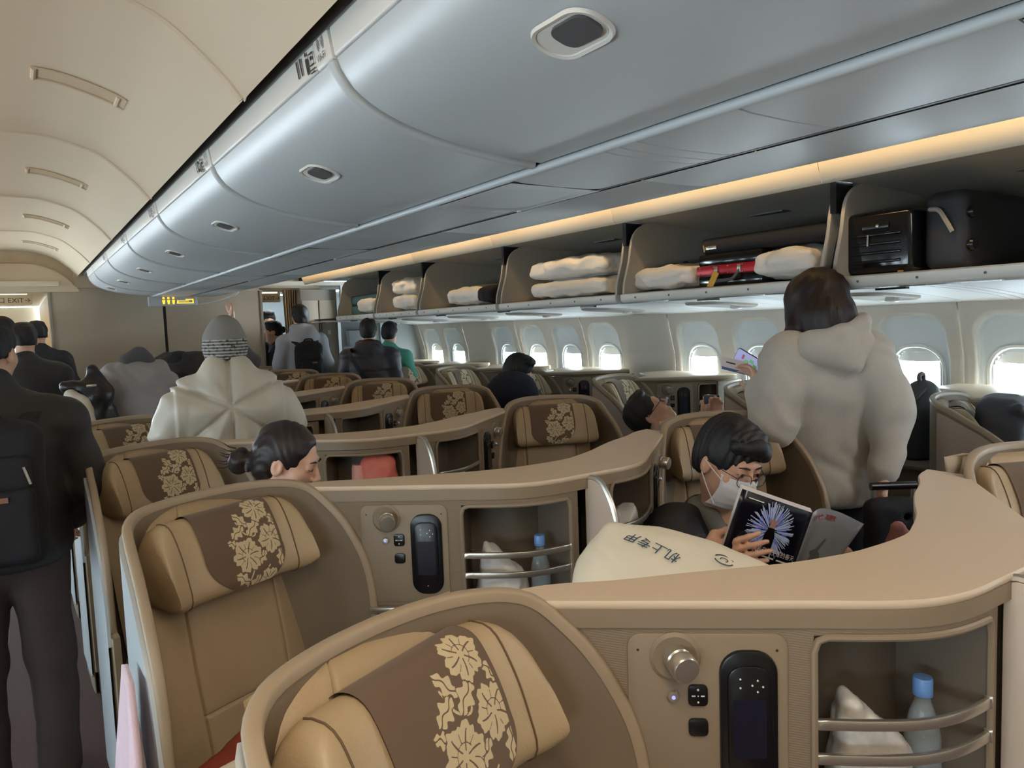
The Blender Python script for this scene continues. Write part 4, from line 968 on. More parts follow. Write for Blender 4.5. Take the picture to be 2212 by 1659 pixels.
# glossy black cabin case, end towards the aisle
y0, y1, z0, z1 = span(1822, 1968, 465, 608, 2.90)
c = thing('suitcase', 'glossy black hard suitcase in the overhead bin, ribbed front', 'suitcase', (3.1, (y0+y1)/2, ZB), 'suitcases in the overhead bins')
z1 = ZB+.255
obj('shell', rbx(2.90, 3.42, y0, y1, ZB+.002, z1), M_blackg, c, bevel=.032, seg=4)
for k in range(4): obj('rib', rbx(2.895, 2.905, y0+.04, y1-.04, ZB+.045+k*.036, ZB+.058+k*.036), M_blackg, c, bevel=.004)
obj('lock', rbx(2.892, 2.90, (y0+y1)/2-.055, (y0+y1)/2+.055, z1-.075, z1-.052), M_black, c, bevel=.003)
obj('dial', MB().lathe([(.006, 0), (.006, .004), (.001, .005)], (2.893, (y0+y1)/2-.01, z1-.063), (-1, 0, 0), 10), M_silver, c)
obj('zip_pull', MB().tube([(2.893, (y0+y1)/2+.03, z1-.095), (2.890, (y0+y1)/2+.03, z1-.14)], .004, 6), M_silver, c)
obj('tag', MB().box((2.88, y0+.03, ZB+.004), (.09, .02, .003), rot_z(.5)), M_tag, c)
y0b, y1b, _, z1b = span(1968, 2095, 435, 600, 2.98)
c = thing('suitcase', 'tall dark soft suitcase behind the glossy black one', 'suitcase', (3.2, (y0b+y1b)/2, ZB), 'suitcases in the overhead bins')
y1b = y0-.01
obj('body', rbx(2.96, 3.5, y0b, y1b, ZB+.002, ZB+.30), mat('dark_soft_case', (36, 38, 42), 0.55, bump=0.2), c, bevel=.04, seg=4)
obj('luggage_strap', MB().tube(crom([(2.955, y1b-.03, ZB+.235), (2.945, y1b-.07, ZB+.225), (2.942, y1b-.10, ZB+.18), (2.945, y1b-.12, ZB+.14)], 14), .009, 6), mat('grey_strap', (150, 144, 134), 0.7), c)
obj('wheel', MB().lathe([(.02, -.01), (.024, 0), (.02, .01)], (2.99, y0b-.004, ZB+.09), (0, 1, 0), 12), M_black, c); obj('wheel', MB().lathe([(.02, -.01), (.024, 0), (.02, .01)], (2.99, y0b-.004, ZB+.21), (0, 1, 0), 12), M_black, c)
# red-edged case with black shells, soft black case on top
y0, y1, _, _ = span(1502, 1640, 540, 605, 2.88)
c = thing('suitcase', 'black suitcase with a studded red metal edge and yellow tag', 'suitcase', (3.1, (y0+y1)/2, ZB), 'suitcases in the overhead bins')
obj('lower_shell', rbx(2.90, 3.44, y0, y1, ZB+.002, ZB+.062), M_blackg, c, bevel=.012); obj('upper_shell', rbx(2.90, 3.44, y0, y1, ZB+.102, ZB+.165), M_blackg, c, bevel=.014)
obj('red_frame', rbx(2.893, 3.447, y0-.006, y1+.006, ZB+.058, ZB+.106), M_red, c, bevel=.006)
for k in range(5):
    for zz in (.066, .098): obj('stud', MB().lathe([(.004, 0), (.003, .003), (.0005, .004)], (2.893, y0+.02+k*(y1-y0-.04)/4, ZB+zz), (-1, 0, 0), 8), M_silver, c)
obj('handle', handle(MB(), 2.893, (y0+y1)/2-.07, (y0+y1)/2+.07, ZB+.075, .045, .008), M_grey, c)
obj('clasp', rbx(2.886, 2.895, (y0+y1)/2-.08, (y0+y1)/2-.06, ZB+.06, ZB+.10), M_silver, c, bevel=.002); obj('clasp', rbx(2.886, 2.895, (y0+y1)/2+.06, (y0+y1)/2+.08, ZB+.06, ZB+.10), M_silver, c, bevel=.002)
obj('tag', MB().box((2.852, (y0+y1)/2+.06, ZB+.028), (.004, .035, .10), Matrix.Rotation(.55, 3, 'X')), M_tag, c, bevel=.001)
ya = part[3]+.05
c = thing('suitcase', 'soft black case lying on top of the red-edged suitcase', 'suitcase', (3.1, (ya+y1)/2, ZB+.166), 'suitcases in the overhead bins')
obj('body', rbx(2.905, 3.45, ya-1.21*0+0.0, y1, ZB+.166, ZB+.245), M_blackm, c, bevel=.03, seg=3)
obj('lock', rbx(2.897, 2.906, y1-.12, y1-.05, ZB+.185, ZB+.203), M_silver, c, bevel=.002); obj('zip_pull', MB().tube([(2.897, y1-.04, ZB+.21), (2.893, y1-.05, ZB+.175)], .005, 6), M_silver, c)
# far bins
y0, y1, _, _ = span(1037, 1064, 612, 645, 2.9)
soft('duffel_bag', pillow_mb((3.05, (y0+y1)/2+.01, ZB+.075), (.17, .09, .075), 12, .012), M_blackm, 'small dark bag at the end of a far open bin', 'bag')
y0, y1, _, _ = span(733, 800, 625, 668, 2.9)
c = thing('suitcase', 'teal hard suitcase in the farthest open bin', 'suitcase', (3.1, (y0+y1)/2, ZB), 'suitcases in the overhead bins')
obj('lower_shell', rbx(2.97, 3.5, y0, y1, ZB+.002, ZB+.10), M_teal, c, bevel=.025, seg=3); obj('upper_shell', rbx(2.97, 3.5, y0, y1, ZB+.106, ZB+.20), M_teal, c, bevel=.025, seg=3); obj('zip_band', rbx(2.975, 3.49, y0+.004, y1-.004, ZB+.095, ZB+.112), M_black, c)

# ---- niche contents
def fpr(k, s, off, z, mir=False):
    x, y = fp(s, off); return ((2*XC-x if mir else x), y+PITCH*k, z+(.02 if mir else 0))
def bottle(k, s, label):
    b = fpr(k, s, .075, .7045); o = thing('water_bottle', label, 'bottle', b, 'water bottles in the console niches')
    obj('body', MB().lathe([(.026, 0), (.029, .006), (.029, .10), (.027, .105), (.029, .11), (.028, .17), (.020, .205), (.0125, .225), (.0125, .238)], b, (0, 0, 1), 20), M_pet, o)
    obj('cap', MB().lathe([(.0155, .236), (.0155, .262), (.014, .266), (.001, .2665)], b, (0, 0, 1), 20), M_cap, o)
    obj('label_band', MB().lathe([(.0296, .03), (.0296, .085)], b, (0, 0, 1), 20), mat('bottle_label', (84, 108, 168), 0.5), o)
    # water bottle stands on the niche floor
    return o
bottle(0, .672, 'clear water bottle with blue cap in the nearest console niche')
bottle(1, .672, 'clear water bottle with blue cap in the second console niche')
def amenity(k, s0, s1, z1, label, seed, mir=False, lean=.0, zc=None, motif=True):
    a = np.array(fpr(k, s0, .07, .705, mir)); b = np.array(fpr(k, s1, .065, .705, mir)); zz = .705+(.02 if mir else 0)
    lo = np.minimum(a, b)-.09; hi = np.maximum(a, b)+.09; hi[2] = z1+.06; lo[2] = zz-.02
    s = SDF(lo, hi, .0065); m = (a+b)/2; t = (b-a)/np.linalg.norm(b-a); ang = math.atan2(t[1], t[0]); Rm = np.array(Matrix.Rotation(ang, 3, 'Z'))
    L = np.linalg.norm(b-a)/2; hz = (z1-zz)/2
    s.box(m+np.array([0, 0, hz]), (L, .036, hz), .03, .02, Rm)
    s.ell(m+np.array([0, 0, hz*.6]), (L*1.0, .055, hz*.75), .03, Rm)
    tip = a+t*L*.28; nn = np.array([t[0]*.62, t[1]*.62, .78]); s.half(tip+np.array([0, 0, 2*hz-.012]), nn, .02)
    n2 = np.array([-t[0]*.97, -t[1]*.97, .24]); s.half(a+np.array([0, 0, hz]), n2, .02)
    s.disp(folds(.006, (60, 60, 50), seed)); s.half((0, 0, zz+.001), (0, 0, -1), .004)
    o = thing('amenity_bag', label, 'bag', (m[0], m[1], zz), 'amenity bags in the console niches')
    obj('bag', s.mesh(), M_bag, o, angle=180)
    return o
amenity(0, .455, .605, .985, 'white amenity bag with pointed corner in the nearest niche', 3)
amenity(1, .44, .605, .985, 'white amenity bag behind the rails in the second niche', 4)
amenity(2, .46, .64, .965, 'white amenity bag in the niche past the coral bag', 6, mir=True)
amenity(1, .46, .60, 1.03, 'white amenity bag in the niche beside the reading man', 8, mir=True)
# coral bag and peach tube in the third niche, left side
a = fpr(2, .645, .07, .705); s = SDF((a[0]-.12, a[1]-.12, .69), (a[0]+.12, a[1]+.12, 1.10), .007)
Rm = np.array(Matrix.Rotation(-.5, 3, 'Z')); s.box((a[0], a[1], .885), (.070, .045, .18), .035, .02, Rm); s.ell((a[0], a[1], .94), (.074, .058, .13), .03, Rm); s.disp(folds(.005, (50, 50, 40), 21))
soft('pouch', s.mesh(), M_pink, 'coral nylon pouch standing in the third console niche', 'pouch')
a = fpr(2, .53, .06, .705)
c = thing('cosmetic_tube', 'peach tube leaning beside the coral pouch', 'tube', a)
obj('tube', MB().lathe([(.030, 0), (.033, .02), (.033, .315), (.030, .328), (.001, .33)], a, (.04, .0, 1), 20), M_peach, c); obj('base_ring', MB().lathe([(.034, .0), (.034, .03), (.03, .03)], a, (.04, 0, 1), 20), M_bag, c)
amenity(2, .43, .462, .90, 'small white packet at the left end of the third niche', 9)

# ---- big bagged pillow on the man's side table with blue printing
pcz = ond(1462, 1292, 1.68)
pn = np.array([-.33, -.50, .80]); pn /= np.linalg.norm(pn); px_ = CM[0]*.88+CM[1]*.50; px_ = px_-pn*(px_@pn); px_ /= np.linalg.norm(px_); py_ = np.cross(pn, px_)
Rm = np.stack([px_, py_, pn], 1)
s = SDF(pcz-.36, pcz+.36, .0095)
s.ell(pcz, (.235, .165, .085), .02, Rm).box(pcz, (.205, .140, .040), .03, .06, Rm); s.disp(folds(.004, (26, 24, 30), 31))
big = thing('pillow', 'large cream airline pillow with dark blue printing before the reading man', 'pillow', tuple(pcz))
obj('pillow_body', s.mesh(), mat('cream_pillow', (232, 222, 198), 0.6, var=0.03, vscale=10, bump=0.25, bscale=35), big, angle=180)
def pill(u, v):                        # pixel -> in-plane pillow coordinates of its crown
    r = _ray(u, v); o = pcz+pn*.06; t = ((o-CAM_POS)@pn)/(r@pn); w = CAM_POS+r*t-pcz; return np.array([w@px_, w@py_])
def on_pillow(q):
    a, b = q; h = .085*math.sqrt(max(.0, 1-(a/.235)**2-(b/.165)**2)); h = max(h, .042 if abs(a) < .18 and abs(b) < .115 else 0)+.0075
    return tuple(pcz+px_*a+py_*b+pn*h)
M_navy = mat('navy_print', (44, 70, 96), 0.7)
c0 = pill(1450, 1216); c1 = pill(1366, 1163); tx = (c1-c0)/np.linalg.norm(c1-c0); ty = np.array([-tx[1], tx[0]])
for i, ch in enumerate('机上专用'):
    cc = c0+(c1-c0)*i/3
    obj('lettering', text_mb(ch, .036, lambda a, b: on_pillow(cc+tx*a+ty*b)), M_navy, big)
ring = MB(); ce = pill(1562, 1218)
for r0, r1, t0, t1 in ((.020, .023, 20, 160), (.020, .023, 200, 340), (.007, .0095, -60, 200)):
    n = 14; A_ = [on_pillow(ce+np.array([r0*math.cos(math.radians(t)), r0*.7*math.sin(math.radians(t))])) for t in np.linspace(t0, t1, n)]; B_ = [on_pillow(ce+np.array([r1*math.cos(math.radians(t)), r1*.75*math.sin(math.radians(t))])) for t in np.linspace(t0, t1, n)]
    ring.add(A_+B_, [(i, i+1, n+i+1, n+i) for i in range(n-1)])
obj('emblem', ring, M_navy, big)

# ---- pink coat hung outside the second shell
rows = []
for z in np.linspace(.905, .10, 30):
    t = (.905-z)/.805; r = []
    for i in range(22):
        u = i/21; y = 1.66+(.10+.42*min(1, t*1.7))*(u-.62)
        r.append((.142-.022*math.sin(u*9+t*2)*min(1, t*3)-.03*t*u, y, z))
    rows.append(r)
co = thing('coat', 'pale pink wool coat hanging outside the second seat shell', 'coat', (.13, 1.62, .5))
cl_ = obj('cloth', MB().grid(rows), M_pcoat, co, angle=180); md = cl_.modifiers.new('thickness', 'SOLIDIFY'); md.thickness = .012
for z in (.66, .51, .37, .23): 
    q = (.905-z)/.805; obj('buttonhole', MB().box((.104-.02*q, 1.66+(.10+.42*min(1, q*1.7))*(.14-.62), z), (.012, .022, .004)), M_grey, co)
# blanket and cushion on the second seat
c = ond(505, 1645, 1.60); s = SDF(c-.25, c+.25, .010)
s.box(c+np.array([0, 0, -.03]), (.14, .07, .04), .03, .02, np.array(Matrix.Rotation(.42, 3, 'Z') @ Matrix.Rotation(-.3, 3, 'Y'))); s.disp(folds(.006, (30, 30, 30), 40))
soft('blanket', s.mesh(), M_brick, 'folded brick-red blanket on the second seat', 'blanket')
c2 = ond(560, 1715, 1.44)
soft('cushion', pillow_mb(c2, (.11, .09, .05), 41, .010, .004), M_cream, 'cream cushion in front of the red blanket', 'cushion')
# ---------------------------------------------------------------- people
M_skin = mat('skin', (214, 166, 138), 0.5, var=0.05, vscale=25, bump=0.05, bscale=300)
M_skin2 = mat('skin_fair', (224, 178, 152), 0.45, var=0.05, vscale=25, bump=0.04, bscale=300)
M_hair = mat('black_hair', (22, 19, 20), 0.6, var=0.3, vscale=120, bump=0.5, bscale=160, stretch=(1, 1, 0.15))
M_hair2 = mat('dark_brown_hair', (36, 25, 24), 0.5, var=0.12, vscale=90, bump=0.4, bscale=120, stretch=(1, 1, 0.12))
M_brow = mat('brow', (40, 30, 28), 0.7); M_eye = mat('eye_dark', (26, 20, 18), 0.15); M_lipc = mat('lips', (190, 112, 104), 0.45)
M_jkt = mat('black_jacket', (38, 36, 34), 0.62, var=0.12, vscale=30, bump=0.25, bscale=120)
M_navyj = mat('navy_black_jacket', (22, 24, 32), 0.6, var=0.12, vscale=30, bump=0.25, bscale=120)
M_trous = mat('brown_trousers', (58, 46, 42), 0.85, var=0.1, vscale=60, bump=0.3, bscale=400)
M_dtrous = mat('black_trousers', (26, 27, 32), 0.85, var=0.1, vscale=60, bump=0.3, bscale=400)
M_hood = mat('oatmeal_fleece', (190, 184, 172), 0.95, var=0.07, vscale=90, bump=0.35, bscale=260, sheen=0.3)
M_puff = mat('pale_sage_nylon', (210, 204, 188), 0.42, var=0.03, vscale=20, bump=0.12, bscale=60)
M_greyf = mat('grey_felt', (142, 140, 136), 0.95, var=0.08, vscale=150, bump=0.3, bscale=500)
M_lgrey = mat('light_grey_sweat', (176, 180, 188), 0.95, var=0.06, vscale=90, bump=0.3, bscale=300)
M_dpuff = mat('charcoal_nylon', (56, 54, 60), 0.5, var=0.08, vscale=30, bump=0.2, bscale=80)
M_green = mat('green_knit', (84, 158, 138), 0.9, var=0.06, vscale=60, bump=0.3, bscale=300)
M_gcoat = mat('grey_coat', (154, 151, 152), 0.9, var=0.06, vscale=60, bump=0.25, bscale=250)
M_dgrey = mat('dark_grey_cloth', (84, 84, 88), 0.9, var=0.08, vscale=60, bump=0.25, bscale=250)
M_shoe = mat('dark_shoe', (30, 28, 28), 0.5); M_sole = mat('pale_sole', (186, 176, 150), 0.6)
M_tee = mat('cream_shirt', (220, 212, 196), 0.9); M_mask = mat('white_mask', (226, 224, 224), 0.8, bump=0.1, bscale=300)
A = np.array
def hframe(fwd, up=(0, 0, 1)):         # columns: right, forward, up
    f = A(fwd, float); f /= np.linalg.norm(f); u = A(up, float); r = np.cross(f, u); r /= np.linalg.norm(r); return np.stack([r, f, np.cross(r, f)], 1)
def head_sdf(S, c, R, s=1.0, neck=None, fine=True, female=False):
    P = lambda q: c+R @ (A(q)*s)
    j = 0.93 if female else 1.0
    S.ell(P((0, -.012, .035)), A((.076, .096, .088))*s, .012, R); S.ell(P((0, .020, -.030)), A((.061*j, .070, .088))*s, .025, R)
    S.ell(P((0, .060, -.098)), A((.028*j, .022, .019))*s, .03, R)
    if fine:
        for sx in (-1, 1):
            S.ell(P((sx*.040, .050, -.022)), A((.026, .026, .026))*s, .02, R)
            S.ell(P((sx*.031, .098, .010)), A((.017, .012, .010))*s, .012, R, op='-')
            S.ell(P((sx*.031, .079, .009)), A((.0145, .012, .0115))*s, .004, R)
            S.ell(P((sx*.011, .099, -.031)), A((.008, .009, .007))*s, .006, R)
            S.ell(P((sx*.077, -.010, -.004)), A((.010, .020, .031))*s, .006, R)
            S.ell(P((sx*.086, -.006, .000)), A((.006, .010, .018))*s, .004, R, op='-')
        S.cone(P((-.034, .080, .030)), P((.034, .080, .030)), .010*s, .010*s, .018)
        S.cone(P((0, .090, .014)), P((0, .108, -.026)), .0065*s, .0105*s, .010)
        S.ell(P((0, .086, -.060)), A((.022, .010, .0062))*s, .005, R); S.ell(P((0, .085, -.070)), A((.019, .010, .0075))*s, .005, R)
    else:
        S.cone(P((0, .090, .01)), P((0, .106, -.026)), .008*s, .013*s, .012)
        for sx in (-1, 1): S.ell(P((sx*.078, -.008, -.004)), A((.011, .018, .03))*s, .008, R)
    if neck is not None: S.cone(P((0, -.022, -.06)), neck, .050*s*j, .056*s*j, .03)
def hair_short(c, R, s, h, seed=0, long_top=.012, nape=-.055):
    c = A(c); S = SDF(c-.17*s, c+.17*s, h); P = lambda q: c+R @ (A(q)*s)
    S.ell(P((0, -.016, .042)), A((.085, .103, .088+long_top))*s, .01, R); S.ell(P((0, -.050, .0)), A((.078, .062, .085))*s, .02, R)
    S.ell(P((0, .035, .105)), A((.070, .055, .030))*s, .02, R)
    S.ell(P((0, .115, -.055)), A((.100, .095, .105))*s, .012, R, op='-')
    for sx in (-1, 1): S.ell(P((sx*.085, .012, -.045)), A((.03, .040, .055))*s, .01, R, op='-')
    n = R @ A((0, .15, -1)); S.half(P((0, -.05, nape)), n/np.linalg.norm(n), .012)
    r = np.random.RandomState(seed); a, b = r.rand(2)*6
    def strands(x, y, z):
        q = [(x-c[0])*R[0][i]+(y-c[1])*R[1][i]+(z-c[2])*R[2][i] for i in range(3)]
        return .0035*np.sin(95*q[0]+14*np.sin(22*q[1]+a)+40*q[2])*np.sin(60*q[1]+30*q[0]+b)
    S.disp(strands); return S.mesh()
def face_marks(par, c, R, s, closed=False, female=False, brow_m=None):
    P = lambda q: tuple(A(c)+R @ (A(q)*s))
    for sx in (-1, 1):
        obj('eyebrow', MB().tube([P((sx*.012, .0945, .029)), P((sx*.030, .0940, .0335)), P((sx*.047, .0825, .030))], [.0022*s, .003*s, .0012*s], 6), M_brow, par)
        if closed: obj('eyelash', MB().tube([P((sx*.017, .0895, .007)), P((sx*.031, .0918, .0035)), P((sx*.045, .082, .005))], [.0009*s, .0013*s, .0010*s], 6), M_brow, par)
        else:
            m = MB(); m.lathe([(.001, .0), (.0052*s, .0005), (.0060*s, .0012), (.0052*s, .002), (.001, .0028)], P((sx*.031, .0895, .0075)), R @ A((sx*.15, 1, -.1)), 12); obj('eye', m, M_eye, par)
            obj('eyelash', MB().tube([P((sx*.017, .0895, .009)), P((sx*.031, .0922, .0135)), P((sx*.045, .083, .010))], [.0009*s, .0014*s, .0010*s], 6), M_brow, par)
    obj('lips', MB().loft([[P((.021*math.cos(t)*w, .0955-.012*(math.cos(t)*w)**2+d, -.065+.0085*math.sin(t)*w+(.002*math.cos(2*t)*w if math.sin(t) > 0 else 0))) for t in np.linspace(0, 2*PI, 16, endpoint=False)] for w, d in ((1.0, -.004), (.8, .0008), (.3, .0012))]), M_lipc if female else mat('lips_m', (184, 120, 104), 0.5), par, fixn=True)
def hand_sdf(S, w, R, s=1.0, side=1, curl=(.5, .5, .5, .5), thumb=.4, spread=1.0):
    """wrist w; columns of R: across towards the thumb (x), fingers (y), back of hand (z)"""
    w = A(w); P = lambda q: w+R @ (A(q)*s)
    S.box(P((0, .046, 0)), A((.038, .044, .013))*s, .012*s, .010, R); S.cone(P((0, -.02, 0)), P((0, .03, 0)), .026*s, .028*s, .02)
    base = ((.029, .088), (.010, .092), (-.010, .089), (-.028, .082)); ln = (.072, .080, .075, .058)
    for (bx, by), L, cu in zip(base, ln, curl):
        p = A((bx, by, 0.0)); a = 0.0; pts = [p-A((0, .02, 0))]; pts.append(p)
        for f, da in ((.45, .55), (.31, 1.0), (.24, .8)):
            a += cu*da*1.35; p = p+L*f*A((bx*.25*spread, math.cos(a), -math.sin(a))); pts.append(p)
        S.chain([P(q) for q in pts], [.0095*s, .0092*s, .0086*s, .008*s, .0068*s], .0045)
    t0 = A((.022, .018, -.004)); t1 = t0+A((.030, .030, -.012-.012*thumb)); t2 = t1+A((.014-.018*thumb, .030, -.010-.014*thumb)); t3 = t2+A((.004-.016*thumb, .024, -.006-.012*thumb))
    S.chain([P(t0), P(t1), P(t2), P(t3)], [.014*s, .012*s, .0098*s, .0078*s], .008)
def arm_pts(sh, el, wr): return [A(sh), A(el), A(wr)]
def bbox(pts, m): p = np.array(pts); return p.min(0)-m, p.max(0)+m

def stander(label, loc, fwd, H, top_m, leg_m, hair_m, skin=M_skin, arms=None, h=.014, lean=0.0, head_dir=None, group=None, bulk=1.0, folds_amp=.007, seed=0, quilts=None, hood=False, hairkind='short', legs=True, shoes=True, hem=.80, fine=False, hat=None, hands=True, collar=.02, headshift=(0, 0, 0), sh=None, nape=-.055, puffy=False):
    """upright figure built in its own frame (x right, y forward, z up, unit height 1.70) and moved into place"""
    k = H/1.70; Rz = hframe((fwd[0], fwd[1], 0)); loc = A(loc, float)
    M = np.eye(4); M[:3, :3] = Rz*k; M[:3, 3] = loc
    lx = lean
    hd = A((0, .03+lx*1.15, 1.575))+A(headshift); nk = A((0, -.005+lx*.95, 1.42)); sh = [A((-.182*bulk**.4, lx*.88, 1.325)), A((.182*bulk**.4, lx*.88, 1.325))] if sh is None else [A(q) for q in sh]
    if arms is None: arms = (((-.245, .0+lx*.6, 1.10), (-.235, .10+lx*.5, .86)), ((.245, .0+lx*.6, 1.10), (.235, .10+lx*.5, .86)))
    Rh = hframe(head_dir if head_dir is not None else (0, 1, -.05))
    root = thing('person', label, 'person', tuple(loc), group)
    allp = [hd+A((0, 0, .14)), hd-A((0, .1, 0)), (0, 0, 0)]+[A(p) for a in arms for p in a]+sh; lo, hi = bbox(allp, .22)
    # body: one continuous skin
    B = SDF(A((lo[0], lo[1], -.02)), A((hi[0], hi[1], hi[2])), h)
    head_sdf(B, hd, Rh, 1.0, nk, fine)
    B.chain([nk, (0, lx*.5, 1.15), (0, 0, .92)], [.07, .12, .12], .05)
    for i in (0, 1):
        el, wr = A(arms[i][0]), A(arms[i][1]); B.chain([sh[i]*A((.8, 1, 1)), el, wr], [.045, .036, .026], .02)
        if hands:
            fd = (wr-el)/np.linalg.norm(wr-el); acr = A((0, 1, 0.))-fd*fd[1]
            if np.linalg.norm(acr) < .1: acr = A((0, 0, 1.))-fd*fd[2]
            acr /= np.linalg.norm(acr); Rr = np.stack([acr, fd, np.cross(acr, fd)*(1 if i == 0 else 1)], 1)
            if h < .012: hand_sdf(B, wr, Rr, 1.0, curl=(.45, .5, .55, .6))
            else: B.ell(wr+fd*.07, (.045, .045, .075), .02)
        sx = -1 if i == 0 else 1
        B.chain([(sx*.09, 0, .90), (sx*.10, .02, .50), (sx*.10, -.02, .09)], [.07, .05, .04], .03)
    obj('body', B.mesh(M), skin, root, angle=180)
    # upper garment
    T = SDF(A((lo[0], lo[1], min(hem, lo[2])-.05)), A((hi[0], hi[1], 1.62)), h); b = bulk
    T.ell((0, lx*.80-.01, 1.26), (.185*b, .120*b, .185), .04); T.ell((0, lx*.4, 1.05), (.180*b, .125*b, .22), .06); T.ell((0, lx*.1, hem+.07), (.178*b, .130*b, .14), .05)
    T.cone(sh[0], sh[1], .068*b**.7, .068*b**.7, .05); T.cone(nk-A((0, 0, .06)), nk+A((0, -.005, collar)), .085, .070, .03)
    for i in (0, 1): T.cone(nk-A((0, 0, .03)), sh[i], .070, .072*b, .05)
    if puffy: T.cone(nk-A((0, 0, .05)), nk+A((0, -.005, .015)), .122, .112, .03)
    for i in (0, 1): T.chain([sh[i], arms[i][0], A(arms[i][1])*.92+A(arms[i][0])*.08], [.078*b, .064*b, .050*b**.7], .03)
    if hood:
        T.ell((0, lx*.9-.085, 1.40), (.145, .075, .10), .03); T.ell((0, lx*.9-.10, 1.33), (.095, .06, .09), .03); T.cone((-.08, lx*.9-.03, 1.46), (.08, lx*.9-.03, 1.46), .05, .05, .03)
    T.disp(folds(folds_amp, (13, 11, 15), seed))
    if quilts: T.disp(quilts)
    T.half((0, 0, hem), (0, 0, -1), .02)
    obj('jacket', T.mesh(M), top_m, root, angle=180)
    if legs:
        G = SDF(A((-.3, -.3, .02)), A((.3, .3, hem+.2)), h)
        G.ell((0, 0, .90), (.165, .115, .14), .04)
        for sx in (-1, 1): G.chain([(sx*.09, 0, .88), (sx*.105, .02, .50), (sx*.105, -.015, .09)], [.098, .078, .066], .03)
        G.disp(folds(.006, (18, 18, 14), seed+5)); G.half((0, 0, .06), (0, 0, -1), .01)
        obj('trousers', G.mesh(M), leg_m, root, angle=180)
    if shoes:
        for sx in (-1, 1):
            F = SDF(A((sx*.10-.09, -.14, -.01)), A((sx*.10+.09, .26, .14)), max(.009, h*.7)); F.ell((sx*.105, .05, .04), (.048, .135, .04), .01); F.ell((sx*.105, -.03, .07), (.045, .06, .05), .02); F.half((0, 0, 0.001), (0, 0, -1), .003)
            obj('shoe', F.mesh(M), M_shoe, root, angle=180)
    if hairkind == 'short':
        mb = hair_short(hd, Rh, 1.0, max(.006, h*.55), seed, .012 if nape < -.03 else 0.0, nape); obj('hair', mb.xf(Matrix(M.tolist())), hair_m, root, angle=180)
    return root, M, hd, Rh

# -- woman in the oatmeal hoodie, back to the camera, in the right aisle
WL = A((2.745, 1.83, 0)); wf = A((.60, .80))
HFm = hframe((wf[0], wf[1], 0))
def loc2(p): return np.linalg.inv(HFm) @ (A(p)-WL)
lh = loc2(ond(1640, 840, 3.04)); rh = loc2(ond(1907, 1028, 2.84)); le = loc2(ond(1672, 915, 2.92)); re = loc2(ond(1922, 890, 2.90))
shl = loc2(ond(1700, 775, 2.98)); shr = loc2(ond(1872, 768, 2.96))
wroot, WM, whd, wRh = stander('woman in oatmeal hoodie seen from behind, holding a phone', WL, wf, 1.70, M_hood, M_dtrous, M_hair2, skin=M_skin2,
    arms=((le, lh), (re, rh)), h=.0095, head_dir=(-.30, 1, -.42), bulk=1.36, folds_amp=.013, seed=3, hairkind=None, hem=.80, collar=.03, headshift=(-.02, .01, .02), sh=(shl, shr))
# hood and rib bands, hair
S = SDF(A((-.30, -.34, 1.12)), A((.30, .22, 1.62)), .0075)
S.ell((-.015, -.115, 1.435), (.150, .090, .075), .03); S.cone((-.10, -.135, 1.435), (.045, -.185, 1.375), .055, .030, .04); S.cone((.09, -.125, 1.46), (.045, -.185, 1.375), .050, .030, .04)
S.chain([(-.165, .04, 1.43), (-.16, -.06, 1.44), (-.10, -.15, 1.47), (.0, -.175, 1.50), (.09, -.14, 1.525), (.13, -.05, 1.535), (.13, .04, 1.53)], [.03]*7, .03)
S.disp(lambda x, y, z: .005*np.sin(46*(z*.9-x*.35)+3*np.sin(7*x)+1.0)*np.exp(-((x-.0)/.16)**2)+.008*np.exp(-((x-.045-.3*(z-1.38))/.008)**2)*(z < 1.47)+0*y); obj('hood', S.mesh(WM), M_hood, wroot, angle=180)
S = SDF(A((-.3, -.25, .76)), A((.3, .25, .92)), .009); S.ell((0, -.005, .835), (.195, .142, .085), .02); S.half((0, 0, .868), (0, 0, 1), .01); S.half((0, 0, .788), (0, 0, -1), .012)
S.disp(lambda x, y, z: .0022*np.sin(np.arctan2(y, x)*120)+0*z); obj('hem_band', S.mesh(WM), M_hood, wroot, angle=180)
S = SDF(A((-.32, -.26, 1.22)), A((.26, .26, 1.84)), .0085); P = lambda q: whd+wRh @ A(q)
S.ell(P((0, -.02, .045)), (.122, .122, .112), .01, wRh); S.chain([P((-.01, -.06, .03)), P((-.02, -.07, -.08)), P((-.04, -.06, -.16))], [.105, .108, .085], .03); S.chain([P((.06, -.03, .0)), P((.072, -.04, -.10))], [.062, .055], .03)
S.chain([P((-.085, .01, .03)), P((-.118, .01, -.10)), P((-.122, .02, -.26))], [.042, .036, .010], .03); S.ell(P((0, .16, -.05)), (.085, .09, .12), .02, wRh, op='-')
def strand(x, y, z): return .0035*np.sin(85*x+10*np.sin(9*z)+30*y)*np.cos(70*y-40*x)+0*z
S.disp(strand); obj('hair', S.mesh(WM), M_hair2, wroot, angle=180)
